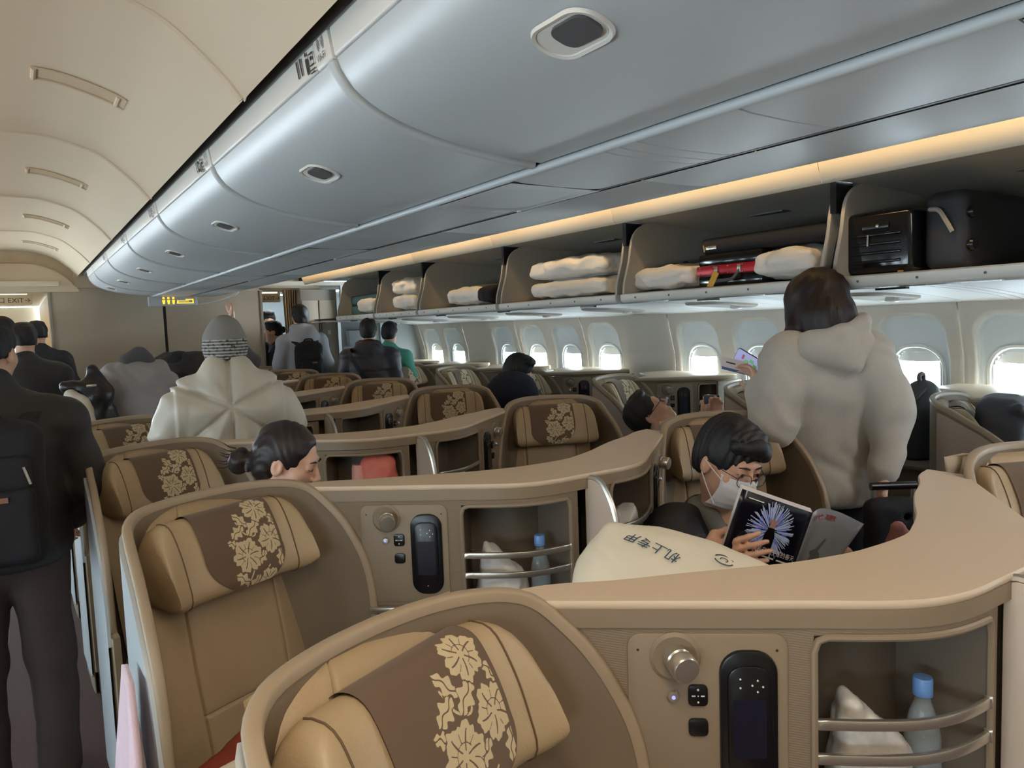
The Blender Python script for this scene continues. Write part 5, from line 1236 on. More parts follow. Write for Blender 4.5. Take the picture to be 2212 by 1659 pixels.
# phone and boarding pass in her left hand
hw = onx(1638, 806, 2.62)
pc = onx(1622, 790, 2.62)+A((-.0, .02, .0))
tl, tr, br, bl = [ond(u, v, np.linalg.norm(0)+d) for u, v, d in ((1592, 776, 3.14), (1606, 763, 3.16), (1655, 786, 3.07), (1643, 812, 3.05))]
X1 = Vector(tr-tl)*1.0; cen = (tl+tr+br+bl)/4; ax = Vector((tr+br-tl-bl)/2).normalized(); ax2 = Vector((br+bl-tl-tr)/2); ax2 = (ax2-ax*ax2.dot(ax)).normalized()
ldir = Vector(ond(1650, 799, 3.06)-ond(1599, 768, 3.15)).normalized(); wdir = Vector(CM[1])*-1; wdir = (wdir-ldir*wdir.dot(ldir)).normalized()
fr_ = frame(cen+A(CM[2])*.035, tuple(ldir), tuple(wdir))
ph = thing('phone', 'phone with lit pale screen held by the woman in the hoodie', 'phone', fr_(0, 0, 0))
obj('case', MB().prism(rrect(.152, .076, .012, 4), lambda p: fr_(p[0], p[1], -.004), lambda p: fr_(p[0], p[1], .004)), M_black, ph, bevel=.0015, fixn=True)
sg = 1 if Vector(fr_(0, 0, 1)).y < Vector(fr_(0, 0, 0)).y else -1
obj('screen', MB().prism(rrect(.146, .070, .010, 4), lambda p: fr_(p[0], p[1], sg*.0041), lambda p: fr_(p[0], p[1], sg*.0046)), mat('phone_screen', (168, 170, 214), 0.2, emit=0.45), ph, fixn=True)
gm = mat('screen_green', (120, 190, 130), 0.4, emit=0.3)
for i, (a, b, w, hh) in enumerate(((-.035, .012, .012, .02), (-.012, .0, .022, .018), (.012, .012, .022, .014), (.034, -.004, .02, .02))):
    obj('message_bubble', MB().prism(rrect(w, hh, .003, 2, a, b), lambda p: fr_(p[0], p[1], sg*.0045), lambda p: fr_(p[0], p[1], sg*.0050)), gm if i else mat('screen_red', (170, 100, 110), 0.4, emit=0.3), ph, fixn=True)
bc = ond(1594, 792, 3.16); fb = frame(bc, tuple(Vector(ond(1640, 812, 3.12)-ond(1572, 795, 3.18)).normalized()), (0, 0, 1))
bp = thing('boarding_pass', 'paper boarding pass behind the phone in her hand', 'paper', fb(0, 0, 0))
obj('card', MB().prism(rrect(.14, .055, .002, 2), lambda p: fb(p[0], p[1], -.0006), lambda p: fb(p[0], p[1], .0006)), mat('pass_paper', (226, 210, 204), 0.7), bp, fixn=True)
obj('stripe', MB().prism(rrect(.14, .012, .001, 1, 0, -.021), lambda p: fb(p[0], p[1], -.0010), lambda p: fb(p[0], p[1], .0010)), mat('pass_blue', (70, 90, 150), 0.6), bp, fixn=True)
obj('print_line', MB().prism(rrect(.04, .006, .001, 1, -.03, .008), lambda p: fb(p[0], p[1], -.0010), lambda p: fb(p[0], p[1], .0010)), M_ink, bp, fixn=True)

# -- person in pale puffer jacket and knitted hat
pl = ond(490, 760, 3.55); pl = A((pl[0], pl[1]+.02, 0))
nod = A((0.0, 1.20))
def quilt(x, z): 
    d = np.abs(x)+0*z
    for (x0, z0, x1, z1) in ((0, 1.30, .28, 1.43), (0, 1.30, -.28, 1.43), (0, 1.30, .28, 1.07), (0, 1.30, -.28, 1.07), (-.28, 1.07, .28, 1.07), (0, .86, .28, 1.07), (0, .86, -.28, 1.07)):
        dx, dz = x1-x0, z1-z0; t = np.clip(((x-x0)*dx+(z-z0)*dz)/(dx*dx+dz*dz), 0, 1); d = np.minimum(d, np.sqrt((x-x0-t*dx)**2+(z-z0-t*dz)**2))
    return d
def quilts(x, y, z):
    d = quilt(x, z)+0*y; core = np.abs(x) < .27
    arm = np.abs(np.sin((z-.9)*13))*.05
    d = np.where(np.abs(x) > .25, np.minimum(d, arm+.0*x), d)
    return .022*np.exp(-(d/.010)**2)-.028*(1-np.exp(-(d/.06)**2))+.004*np.sin(60*x+30*z)*np.exp(-(d/.035)**2)
proot, PM, phd, pRh = stander('person in pale sage puffer jacket and grey knitted hat, back turned', pl, (.16, .98), 1.62, M_puff, M_dtrous, M_hair, arms=(((-.30, .0, 1.12), (-.24, .20, .98)), ((.30, .0, 1.12), (.24, .20, .98))), h=.0095, bulk=1.32, folds_amp=.004, seed=8, quilts=quilts, hairkind='short', hem=.84, collar=.06, puffy=True, headshift=(0, .02, .0))
S = SDF(phd-A((.17, .17, .12)), phd+A((.17, .17, .26)), .006); 
S.ell(phd+A((0, -.012, .05)), (.100, .112, .105), .01); S.cone(phd+A((0, -.015, .06)), phd+A((.004, -.02, .105)), .096, .072, .03); S.half(tuple(phd+A((0, 0, .030))), (0, 0, -1), .006)
obj('hat_crown', S.mesh(PM), M_greyf, proot, angle=180)
S = SDF(phd-A((.17, .17, .12)), phd+A((.17, .17, .16)), .005); S.ell(phd+A((0, -.012, .02)), (.108, .120, .14), .01); S.half(tuple(phd+A((0, 0, .060))), (0, 0, 1), .012); S.half(tuple(phd+A((0, 0, -.050))), (0, 0, -1), .012)
S.disp(lambda x, y, z: .003*np.sin(np.arctan2(y-phd[1], x)*44)*np.sin(z*260)+.002*np.sin(z*520)+0*x)
def knit():
    m = bpy.data.materials.new('knit_band'); m.use_nodes = True; nt = m.node_tree; b = nt.nodes['Principled BSDF']; L = nt.links.new
    tc = nt.nodes.new('ShaderNodeTexCoord'); sp = nt.nodes.new('ShaderNodeSeparateXYZ'); L(tc.outputs['Object'], sp.inputs[0])
    wv = nt.nodes.new('ShaderNodeTexWave'); wv.bands_direction = 'Z'; wv.inputs['Scale'].default_value = 22; wv.inputs['Distortion'].default_value = 3; wv.inputs['Detail Scale'].default_value = 40; wv.inputs['Detail'].default_value = 1
    ck = nt.nodes.new('ShaderNodeTexVoronoi'); ck.inputs['Scale'].default_value = 55
    L(tc.outputs['Object'], wv.inputs['Vector']); L(tc.outputs['Object'], ck.inputs['Vector'])
    mm = nt.nodes.new('ShaderNodeMath'); mm.operation = 'MULTIPLY'; L(wv.outputs['Fac'], mm.inputs[0]); L(ck.outputs['Distance'], mm.inputs[1])
    rp = nt.nodes.new('ShaderNodeValToRGB'); e = rp.color_ramp.elements; e[0].position = .12; e[0].color = (.05, .05, .05, 1); e[1].position = .32; e[1].color = (.50, .50, .47, 1)
    L(mm.outputs[0], rp.inputs[0]); L(rp.outputs[0], b.inputs['Base Color']); b.inputs['Roughness'].default_value = .95; return m
obj('hat_band', S.mesh(PM), knit(), proot, angle=180)

# -- man with black backpack at the left edge
ml = A((-.082, 3.02, 0))
mroot, MM, mhd, mRh = stander('man in black jacket wearing a backpack at the left edge, walking away', ml, (.05, 1), 1.66, M_jkt, M_trous, M_hair, arms=(((-.27, .0, 1.10), (-.26, .10, .86)), ((.26, .02, 1.10), (.20, .20, .94))), h=.0095, bulk=1.14, folds_amp=.006, seed=12, hem=.84, collar=.045, fine=True, head_dir=(.40, 1, -.02), nape=-.015)
def backpack(name, label, M, c, hs, m, group=None, par_h=.009, pull=True, logo=True):
    """pack on the back: local frame of the wearer, +y forward"""
    c = A(c); hs = A(hs)
    r = thing(name, label, 'backpack', tuple((np.array(M) @ A((*c, 1)))[:3]), group)
    S = SDF(c-hs-.08, c+hs+.08, par_h); S.box(c, hs, .05, .01); S.ell(c+A((0, 0, hs[2]*.55)), hs*A((.98, 1, .6)), .03); S.disp(folds(.004, (18, 16, 14), 3)); obj('main_body', S.mesh(M), m, r, angle=180)
    S = SDF(c-hs-.1, c+hs+.06, par_h); pc_ = c+A((0, -hs[1]-.012, -hs[2]*.38)); S.box(pc_, hs*A((.82, .32, .52)), .025, .01); S.disp(folds(.003, (22, 20, 16), 6)); obj('front_pocket', S.mesh(M), m, r, angle=180)
    S = SDF(c-hs-.1, c+hs+.06, par_h); pc2 = c+A((0, -hs[1]-.004, hs[2]*.35)); S.box(pc2, hs*A((.78, .25, .25)), .02, .01); obj('upper_pocket', S.mesh(M), m, r, angle=180)
    Mx = Matrix(np.array(M).tolist())
    obj('grab_handle', MB().tube(crom([c+A((-.045, .0, hs[2]-.005)), c+A((-.035, -.02, hs[2]+.035)), c+A((.035, -.02, hs[2]+.035)), c+A((.045, .0, hs[2]-.005))], 14).tolist(), .008, 8).xf(Mx), m, r)
    for sx in (-1, 1):
        obj('shoulder_strap', MB().loft([[tuple(A(p)+A((dx, 0, dz))) for dx, dz in ((-.024, 0), (.024, 0), (.024, .012), (-.024, .012))] for p in crom([(sx*.09, c[1]+.03, c[2]+hs[2]-.02), (sx*.115, c[1]+hs[1]+.06, c[2]+hs[2]+.012), (sx*.125, c[1]+hs[1]+.17, c[2]+hs[2]-.0), (sx*.12, c[1]+hs[1]+.26, c[2]+hs[2]-.10)], 16)]).xf(Mx), m, r, fixn=True)
    if logo: obj('metal_logo', MB().box(tuple(pc_+A((0.03, -hs[1]*.34-.003, hs[2]*.40))), (.05, .004, .016)).xf(Mx), mat('copper_tag', (150, 112, 92), 0.4, metal=.5), r)
    if pull: obj('zip_pull', MB().tube([tuple(pc2+A((.10, -hs[1]*.26, .02))), tuple(pc2+A((.115, -hs[1]*.27, -.035)))], .004, 6).xf(Mx), M_silver, r)
    return r
backpack('backpack', 'black backpack worn by the man at the left edge', MM, (-.01, -.235, 1.13), (.155, .085, .225), M_blackm)
# pale sole of his lifted heel
obj('shoe_heel', MB().box((.085, -.075, .045), (.05, .02, .05)).xf(Matrix(MM.tolist())), M_sole, mroot, bevel=.006)

# -- seated woman in profile, hair in a bun
wc = ond(622, 1000, 2.42); R = hframe((.80, -.56, -.30))
sroot_ = thing('person', 'seated woman in profile with dark hair tied in a bun', 'person', (wc[0]-.1, wc[1]+.1, .45))
B = SDF(wc-A((.32, .32, .62)), wc+A((.32, .32, .18)), .0052); nk = wc+A((-.07, .06, -.20)); head_sdf(B, wc, R, .99, nk, True, True)
obj('body', B.mesh(), M_skin2, sroot_, angle=180)
T = SDF(wc-A((.42, .42, .66)), wc+A((.36, .36, -.08)), .011); T.chain([nk+A((0, 0, -.02)), nk+A((-.03, .05, -.18)), nk+A((-.05, .08, -.42))], [.075, .15, .17], .05); pr_ = A((.47, .88, 0)); T.cone(nk+pr_*.17+A((0, 0, -.09)), nk-pr_*.17+A((0, 0, -.09)), .065, .065, .05)
T.disp(folds(.006, (16, 16, 16), 2)); obj('top', T.mesh(), mat('dusk_top', (120, 104, 96), .9), sroot_, angle=180)
face_marks(sroot_, wc, R, .99, closed=True, female=True)
P = lambda q: wc+R @ (A(q)*.99)
S = SDF(wc-A((.30, .30, .24)), wc+A((.26, .26, .2)), .0048)
S.ell(P((0, -.018, .042)), (.084, .102, .094), .01, R); S.ell(P((0, -.06, -.01)), (.070, .055, .075), .03, R); S.chain([P((0, -.10, -.015)), P((0, -.125, -.03))], [.03, .03], .02)
S.ell(P((0, .118, -.036)), (.105, .090, .126), .010, R, op='-')
for sx in (-1, 1): S.ell(P((sx*.085, .004, -.035)), (.024, .034, .045), .008, R, op='-')
S.ell(P((0, -.155, -.035)), (.042, .036, .044), .008, R)
def strand2(x, y, z):
    q = [(x-wc[0])*R[0][i]+(y-wc[1])*R[1][i]+(z-wc[2])*R[2][i] for i in range(3)]; return .0016*np.sin(150*q[2]+30*q[1]+8*np.sin(30*q[1]))
S.disp(strand2); obj('hair', S.mesh(), M_hair2, sroot_, angle=180)
obj('hair_tie', MB().tube([P((.028*math.cos(t), -.122, -.030+.03*math.sin(t))) for t in np.linspace(0, 2*PI, 14)], .006, 6), M_grey, sroot_)
wis = MB()
for i in range(7):
    a = random.uniform(-.8, .8); wis.tube([P((.01*a, -.18, -.03+.01*i-.03)), P((.02*a, -.205, -.035+.012*i-.04)), P((.03*a, -.225-.01*abs(a), -.03+.014*i-.05))], [.0028, .002, .0005], 5)
w_ = obj('stray_hair', wis, M_hair2, sroot_); w_['kind'] = 'stuff'

# -- masked man reading a magazine
hc = ond(1572, 1002, 2.36); R = hframe((-.10, -.95, -.32), (.10, 0, 1)); s_ = 1.06
mr = thing('person', 'seated man in black jacket with glasses and white mask, reading', 'person', (2.1, 1.75, .48))
P = lambda q: hc+R @ (A(q)*s_)
nk = hc+A((.05, .075, -.205)); hip = A((2.12, 1.74, .56)); tf = A((-.30, -.954, 0)); tr_ = A((-.954, .30, 0))   # torso forward, his right-hand side... image left
shL = nk+A((-.155, .060, -.035)); shR = nk+A((.165, -.035, -.045))
lhand = ond(1583, 1192, 1.93); rhand = ond(1772, 1192, 2.02)
elL = ond(1462, 1225, 2.10); elR = A((shR[0]+.08, shR[1]-.12, .82))
wrL = ond(1522, 1206, 1.97); wrR = ond(1790, 1225, 2.06)
B = SDF(np.minimum(hip, hc)-A((.52, .55, .18)), np.maximum(hip, hc)+A((.42, .30, .20)), .0058)
head_sdf(B, hc, R, s_, nk, True)
B.chain([nk, (nk+hip)/2, hip], [.065, .12, .13], .05); B.chain([shL, elL, wrL], [.045, .036, .027], .02); B.chain([shR, elR, wrR], [.045, .036, .027], .02)
B.chain([hip, hip+tf*.42+A((0, 0, .02))], [.10, .07], .04)
# image-left hand: fingers lie across the cover
fx = A(ond(1636, 1186, 1.905)-ond(1575, 1196, 1.925)); fx /= np.linalg.norm(fx); zb_ = -A(CM[2]); zb_ = zb_-fx*(zb_@fx); zb_ /= np.linalg.norm(zb_); thx = np.cross(fx, zb_)
Rl = np.stack([thx if thx[2] > 0 else -thx, fx, zb_], 1)
def grip(S, w, Rl, s=1.0):
    Pq = lambda q: A(w)+Rl @ (A(q)*s)
    S.box(Pq((0, .040, -.004)), A((.040, .042, .014))*s, .012*s, .010, Rl); S.cone(Pq((0, -.03, 0)), Pq((0, .03, 0)), .027*s, .029*s, .02)
    for (bx, L, d) in ((.032, .062, .006), (.011, .078, -.002), (-.011, .080, -.010), (-.031, .066, -.018)):
        S.chain([Pq((bx*.8, .06, 0)), Pq((bx, .082, .006)), Pq((bx*1.08, .082+L*.5, .004)), Pq((bx*1.1+d*.2, .082+L*.98, -.010))], [.0105*s, .0100*s, .0090*s, .0072*s], .0035)
    S.chain([Pq((.024, .005, -.01)), Pq((.050, .03, -.022)), Pq((.052, .062, -.034)), Pq((.050, .085, -.040))], [.015*s, .0125*s, .010*s, .008*s], .008)
grip(B, ond(1528, 1203, 1.945), Rl, .98)
fr2 = -A(ond(1830, 1190, 2.0)-ond(1775, 1205, 2.02)); fr2 /= np.linalg.norm(fr2); z2 = A(CM[2]); z2 = z2-fr2*(z2@fr2); z2 /= np.linalg.norm(z2); t2 = np.cross(fr2, z2); Rr2 = np.stack([t2 if t2[2] > 0 else -t2, fr2, z2], 1)
grip(B, ond(1800, 1205, 2.05), Rr2, .95)
obj('body', B.mesh(), M_skin, mr, angle=180)
T = SDF(np.minimum(hip, hc)-A((.55, .55, .20)), np.maximum(hip, hc)+A((.45, .34, .0)), .0095)
T.chain([nk+A((.01, .02, -.10)), (nk+hip)/2, hip], [.15, .165, .16], .05); T.cone(shL, shR, .085, .085, .06)
T.chain([shL, elL, wrL*.9+elL*.1], [.10, .082, .056], .03); T.chain([shR, elR, wrR*.9+elR*.1], [.092, .072, .052], .03)
T.chain([nk+A((-.10, .02, .0)), nk+A((-.03, .075, .03)), nk+A((.07, .06, .03)), nk+A((.115, -.01, .0))], [.035, .038, .038, .035], .03)
T.disp(folds(.008, (17, 15, 18), 14))
T.cone(nk+A((-.01, -.10, .06)), nk+A((-.05, -.17, -.22)), .055, .035, .03, op='-')
obj('jacket', T.mesh(), M_navyj, mr, angle=180)
T2 = SDF(nk-A((.25, .3, .4)), nk+A((.25, .2, .14)), .0075)
T2.chain([nk+A((-.085, -.035, .035)), nk+A((-.075, .045, .055)), nk+A((.02, .07, .06)), nk+A((.075, .03, .045)), nk+A((.07, -.03, .015))], [.020, .022, .022, .020, .018], .02)
T2.chain([nk+A((-.085, -.035, .03)), nk+A((-.085, -.10, -.06)), nk+A((-.060, -.155, -.20))], [.030, .036, .022], .02); T2.chain([nk+A((.07, -.03, .015)), nk+A((.065, -.10, -.06)), nk+A((.0, -.165, -.20))], [.026, .03, .02], .02)
obj('collar', T2.mesh(), mat('sage_grey_lining', (118, 116, 108), .8, bump=.2, bscale=150), mr, angle=180)
T3 = SDF(nk-A((.2, .25, .35)), nk+A((.2, .15, .06)), .008); T3.chain([nk+A((0, -.02, -.05)), nk+A((-.02, -.09, -.16))], [.075, .06], .03); obj('shirt', T3.mesh(), M_tee, mr, angle=180)
G = SDF(hip-A((.6, .75, .3)), hip+A((.35, .3, .25)), .014); side = A((.954, -.30, 0))
for sx in (-1, 1): G.chain([hip+side*sx*.09, hip+side*sx*.10+tf*.42, hip+side*sx*.10+tf*.50+A((0, 0, -.2))], [.105, .085, .075], .03)
obj('trousers', G.mesh(), M_dtrous, mr, angle=180)
mb = hair_short(hc, R, s_, .0052, 5, .022, -.05); obj('hair', mb, M_hair, mr, angle=180)
fr_h = SDF(hc-.2, hc+.2, .005)
fr_h.chain([P((.055, .060, .085)), P((.0, .085, .092)), P((-.055, .065, .080))], [.022, .026, .024], .02); fr_h.chain([P((.0, .085, .085)), P((-.04, .086, .066)), P((-.066, .062, .045))], [.018, .016, .012], .015)
def st3(x, y, z):
    q = [(x-hc[0])*R[0][i]+(y-hc[1])*R[1][i]+(z-hc[2])*R[2][i] for i in range(3)]; return .0012*np.sin(140*q[0]+60*q[2])
fr_h.disp(st3); obj('fringe', fr_h.mesh(), M_hair, mr, angle=180)
face_marks(mr, hc, R, s_)
# mask: pleated sheet wrapped round nose and chin
rows = []
for v in np.linspace(0, 1, 22):
    zz = -.012-.098*v; r = []
    for u in np.linspace(-1, 1, 25):
        wdt = .070-.006*abs(v-.5); bulge = .116-.050*abs(v-.30)**1.5-.010*(v > .0)*0
        xx = u*wdt; yy = bulge-.062*abs(u)**2.0-.012*max(0, v-.75)*4*(.5)
        yy += .0018*math.sin(v*26)*(1-abs(u))
        r.append(tuple(P((xx, yy, zz-.010*(abs(u))**2*(1-2*v)*-.6+(.010*(1-abs(u))**2 if v < .12 else 0)))))
    rows.append(r)
mk_ = thing('face_mask', 'white pleated face mask on the reading man', 'mask', tuple(P((0, .1, -.06))))
mo = obj('sheet', MB().grid(rows), M_mask, mk_, angle=180); md = mo.modifiers.new('thickness', 'SOLIDIFY'); md.thickness = .0012
for sx in (-1, 1):
    for zz, ze in ((-.022, .012), (-.100, -.028)): obj('ear_loop', MB().tube([P((sx*.068, .056, zz)), P((sx*.077, .02, (zz+ze)/2)), P((sx*.084, -.012, ze))], .0018, 6), M_mask, mk_)
# glasses
gl = thing('glasses', 'thin dark-rimmed glasses on the reading man', 'glasses', tuple(P((0, .1, 0))))
for sx in (-1, 1):
    ringp = [P((sx*(.0335)+.0235*a, .1115-.018*abs(.0335+sx*.0235*a-.0)/.05*.5, -.002+.019*b)) for a, b in [(math.copysign(abs(math.cos(t))**.75, math.cos(t)), math.copysign(abs(math.sin(t))**.8, math.sin(t))) for t in np.linspace(0, 2*PI, 28)]]
    obj('rim', MB().tube(ringp, .0013, 6), M_black, gl)
    obj('lens', MB().add([tuple(p) for p in ringp[:-1]], [tuple(range(27))]), mat('lens_glass', (240, 242, 245), .03, alpha_mix=.93), gl)
    obj('temple', MB().tube([P((sx*.057, .098, .004)), P((sx*.076, .06, .010)), P((sx*.083, -.005, .012))], .0013, 6), M_black, gl)
obj('bridge', MB().tube([P((-.011, .112, .004)), P((0, .116, .007)), P((.011, .112, .004))], .0013, 6), M_black, gl)
# magazine
c_tl, c_tr, c_br, c_bl = ond(1604, 1056, 1.90), ond(1756, 1108, 1.98), ond(1702, 1262, 1.99), ond(1552, 1212, 1.91)
def cov(a, b, out=0.0):                # a across 0..1, b down 0..1
    p = (c_tl*(1-a)+c_tr*a)*(1-b)+(c_bl*(1-a)+c_br*a)*b; n_ = np.cross(c_tr-c_tl, c_bl-c_tl); n_ /= np.linalg.norm(n_); n_ = n_ if n_@CM[2] < 0 else -n_
    return tuple(p+n_*(out+.006*math.sin(a*PI)))
mg = thing('magazine', 'open magazine with black cover showing a blue burst, in his hands', 'magazine', tuple((c_tl+c_br)/2))
M_mag = mat('magazine_black', (14, 13, 26), .22)
g = [[cov(a, b) for a in np.linspace(0, 1, 14)] for b in np.linspace(0, 1, 6)]; co = obj('front_cover', MB().grid(g), M_mag, mg, angle=180); md = co.modifiers.new('thickness', 'SOLIDIFY'); md.thickness = .0012
for q_ in range(3): 
    co = obj('page_block', MB().grid([[tuple(A(cov(a, b))+A(CM[2])*(.004+.004*q_)+A((0, 0, .004+.003*q_))*(1-b)) for a in np.linspace(0, 1, 14)] for b in np.linspace(0, 1, 4)]), mat('page_white', (216, 208, 204), .6), mg, angle=180)
    md = co.modifiers.new('thickness', 'SOLIDIFY'); md.thickness = .002
r_t = [ond(1756, 1108, 1.98), ond(1775, 1098, 1.99), ond(1812, 1106, 1.96), ond(1866, 1132, 1.90)]; r_b = [ond(1702, 1262, 1.99), ond(1725, 1245, 2.0), ond(1755, 1238, 1.99), ond(1792, 1236, 1.96)]
rt = crom(r_t, 16); rb_ = crom(r_b, 16)
g = [[tuple(rt[i]*(1-b)+rb_[i]*b) for i in range(16)] for b in np.linspace(0, 1, 6)]; co = obj('back_cover', MB().grid(g), mat('back_cover_grey', (132, 136, 142), .3, var=.25, vscale=12), mg, angle=180); md = co.modifiers.new('thickness', 'SOLIDIFY'); md.thickness = .0015
def bkc(a, b, o=.0022): i = a*15; k = int(min(14, i)); f_ = i-k; t = rt[k]*(1-f_)+rt[k+1]*f_; u_ = rb_[k]*(1-f_)+rb_[k+1]*f_; return tuple(t*(1-b)+u_*b-A(CM[2])*o)
obj('back_cover_picture', MB().add([bkc(a, b) for a, b in ((.30, .90), (.36, .70), (.30, .62), (.42, .58), (.50, .42), (.53, .44), (.48, .62), (.56, .70), (.62, .92))], [tuple(range(9))]), mat('castle_silhouette', (84, 84, 84), .5), mg)
obj('back_cover_title', text_mb('优惠', .09, lambda x, y: bkc(.30+x*2.6, .12-y*1.0, .003)), mat('title_red', (150, 60, 66), .5), mg)
bur = MB(); asp = np.linalg.norm(c_tr-c_tl)/np.linalg.norm(c_bl-c_tl)
mats = [mat('burst_pale', (188, 204, 240), .3), mat('burst_blue', (92, 108, 214), .3)]
for kind in (1, 0):
    bur = MB()
    for i in range(230 if kind == 0 else 120):
        t = random.uniform(0, 2*PI); r0 = random.uniform(.03, .2); r1 = random.uniform(.24, .33) if kind == 0 else random.uniform(.17, .26); w = .007 if kind == 0 else .012; dr = random.uniform(-.12, .12)
        c0 = (.50, .40); p0 = (c0[0]+r0*math.cos(t), c0[1]+r0*math.sin(t)*asp*.98); p1 = (c0[0]+r1*math.cos(t+dr*.3), c0[1]+r1*math.sin(t+dr*.3)*asp*.98); n_ = (-math.sin(t)*w, math.cos(t)*w*asp)
        o_ = .0014+.0004*(1-kind); bur.add([cov(p0[0]-n_[0]*.3, p0[1]-n_[1]*.3, o_), cov(p0[0]+n_[0]*.3, p0[1]+n_[1]*.3, o_), cov(p1[0]+n_[0]*.6, p1[1]+n_[1]*.6, o_), cov(p1[0]-n_[0]*.6, p1[1]-n_[1]*.6, o_)], [(0, 1, 2, 3)])
    b_ = obj('burst_print', bur, mats[kind], mg, smooth=False); b_['kind'] = 'stuff'
bt = [(.505+dx, y) for dx, y in ((-.06, .80), (-.075, .74), (-.072, .46), (-.05, .40), (-.038, .36), (.038, .36), (.05, .40), (.072, .46), (.075, .74), (.06, .80))]
obj('bottle_print', MB().add([cov(a, b, .0024) for a, b in bt], [tuple(range(10))]), mat('bottle_black', (18, 16, 18), .25), mg)
obj('bottle_cap_print', MB().add([cov(a, b, .0026) for a, b in ((.47, .36), (.455, .25), (.555, .25), (.54, .36))], [(0, 1, 2, 3)]), mat('cap_bronze', (176, 140, 128), .3), mg)
Lc = np.linalg.norm(c_tr-c_tl); Lh = np.linalg.norm(c_bl-c_tl)
obj('cover_title', text_mb('听花酒，装在瓶子里的春天', .0165, lambda x, y: cov(.53+x/Lc, .665-y/Lh, .003)), mat('title_white', (232, 228, 222), .5), mg)
M_tw = mat('title_white', (232, 228, 222), .5)
for a0, a1, b0, b1 in ((.42, .66, .735, .755), (.70, .90, .735, .755), (.10, .30, .070, .085)):
    obj('print_line', MB().add([cov(a0, b0, .003), cov(a1, b0, .003), cov(a1, b1, .003), cov(a0, b1, .003)], [(0, 1, 2, 3)]), M_tw, mg)
# ---------------------------------------------------------------- people and things farther back
def at_floor(u, v, d): p = ond(u, v, d); return A((p[0], p[1], 0.0)), p[2]
# man in light grey hoodie with black backpack by the curtain
l, z = at_floor(648, 655, 8.35); r_, M_, h_, R_ = stander('man in light grey hoodie with a black backpack near the curtain', l, (.05, 1), z*.985, M_lgrey, M_dtrous, M_hair, h=.016, hood=True, bulk=1.05, seed=21, collar=.03)
backpack('backpack', 'small black backpack on the man in the light grey hoodie', M_, (0, -.215, 1.12), (.135, .065, .20), M_blackm, par_h=.013)
obj('shirt_collar', MB().tube([(.075*math.cos(t), .0+.07*math.sin(t), 1.475) for t in np.linspace(0, 2*PI, 18)], .016, 8).xf(Matrix(M_.tolist())), mat('royal_blue', (36, 70, 150), .8), r_)
# cabin attendant in dark uniform, side on, hand at her ear
l, z = at_floor(594, 690, 9.0)
r_, M_, h_, R_ = stander('cabin attendant in dark uniform with a hand raised to her ear', l, (-.85, .25), z*.985, M_navyj, M_dtrous, M_hair, skin=M_skin2, h=.014, seed=22, bulk=.92, fine=True,
    arms=(((-.25, .10, 1.13), (-.12, .16, 1.38)), ((.25, .12, 1.12), (.13, .14, 1.46))))
obj('bun', MB().lathe([(.001, -.045), (.03, -.035), (.04, 0), (.03, .035), (.001, .045)], tuple((M_ @ A((*(h_+R_ @ A((0, -.11, .02))), 1)))[:3]), (0, 0, 1), 12), M_hair, r_)
obj('scarf', MB().tube([(.062*math.cos(t), .0+.06*math.sin(t), 1.435) for t in np.linspace(0, 2*PI, 18)], .018, 8).xf(Matrix(M_.tolist())), mat('coral_scarf', (200, 96, 96), .7), r_)
l, z = at_floor(578, 668, 9.7); stander('dark-haired person standing behind the cabin attendant', l, (-.2, -1), z*.985, M_jkt, M_dtrous, M_hair, h=.018, seed=23)
# charcoal puffer with sling bag, green sweater beyond
l, z = at_floor(792, 690, 7.0); r_, M_, h_, R_ = stander('man in charcoal hooded puffer jacket with a black sling bag', l, (.45, .9), z*1.0, M_dpuff, M_dtrous, M_hair, h=.014, hood=True, bulk=1.26, seed=24, lean=.10, hem=.74, quilts=lambda x, y, z: .010*np.exp(-(np.sin((z-.9)*21)/.22)**2)+0*x+0*y)
sb = thing('sling_bag', 'black sling bag across the charcoal puffer jacket', 'bag', tuple((M_ @ A((.12, -.2, .98, 1)))[:3])); Mx = Matrix(M_.tolist())
S = SDF(A((-.12, -.40, .78)), A((.42, -.08, 1.18)), .013); S.box((.15, -.235, .97), (.15, .055, .10), .04, .01); S.disp(folds(.005, (20, 20, 20), 4)); obj('bag', S.mesh(M_), M_blackm, sb, angle=180)
obj('strap', MB().loft([[tuple(A(p)+A((0, 0, dz))+A((dx, 0, 0))) for dx, dz in ((-.01, -.02), (.01, .02), (.01, .026), (-.01, -.014))] for p in crom([(.08, -.24, 1.02), (-.05, -.215, 1.18), (-.17, -.10, 1.38), (-.16, .06, 1.40)], 16)]).xf(Mx), M_blackm, sb, fixn=True)
l, z = at_floor(834, 697, 7.75); stander('person in green sweater standing by the last window seats', l, (.7, .7), z*1.0, M_green, M_dtrous, M_hair, h=.015, seed=25, lean=.06)
# queue in the left aisle beyond the man with the backpack
for i, (u, v, d, m, lb) in enumerate(((48, 698, 5.2, M_jkt, 'dark-clothed passenger next ahead in the left aisle queue'), (78, 694, 7.2, M_navyj, 'passenger in navy near the left aisle doorway'), (20, 706, 6.6, M_dgrey, 'passenger in grey at the far left of the aisle queue'))):
    l, z = at_floor(u, v, d); stander(lb, l, (.02, 1), z*1.0, m, M_trous, M_hair, h=.016, seed=30+i, bulk=1.1, nape=-.03)
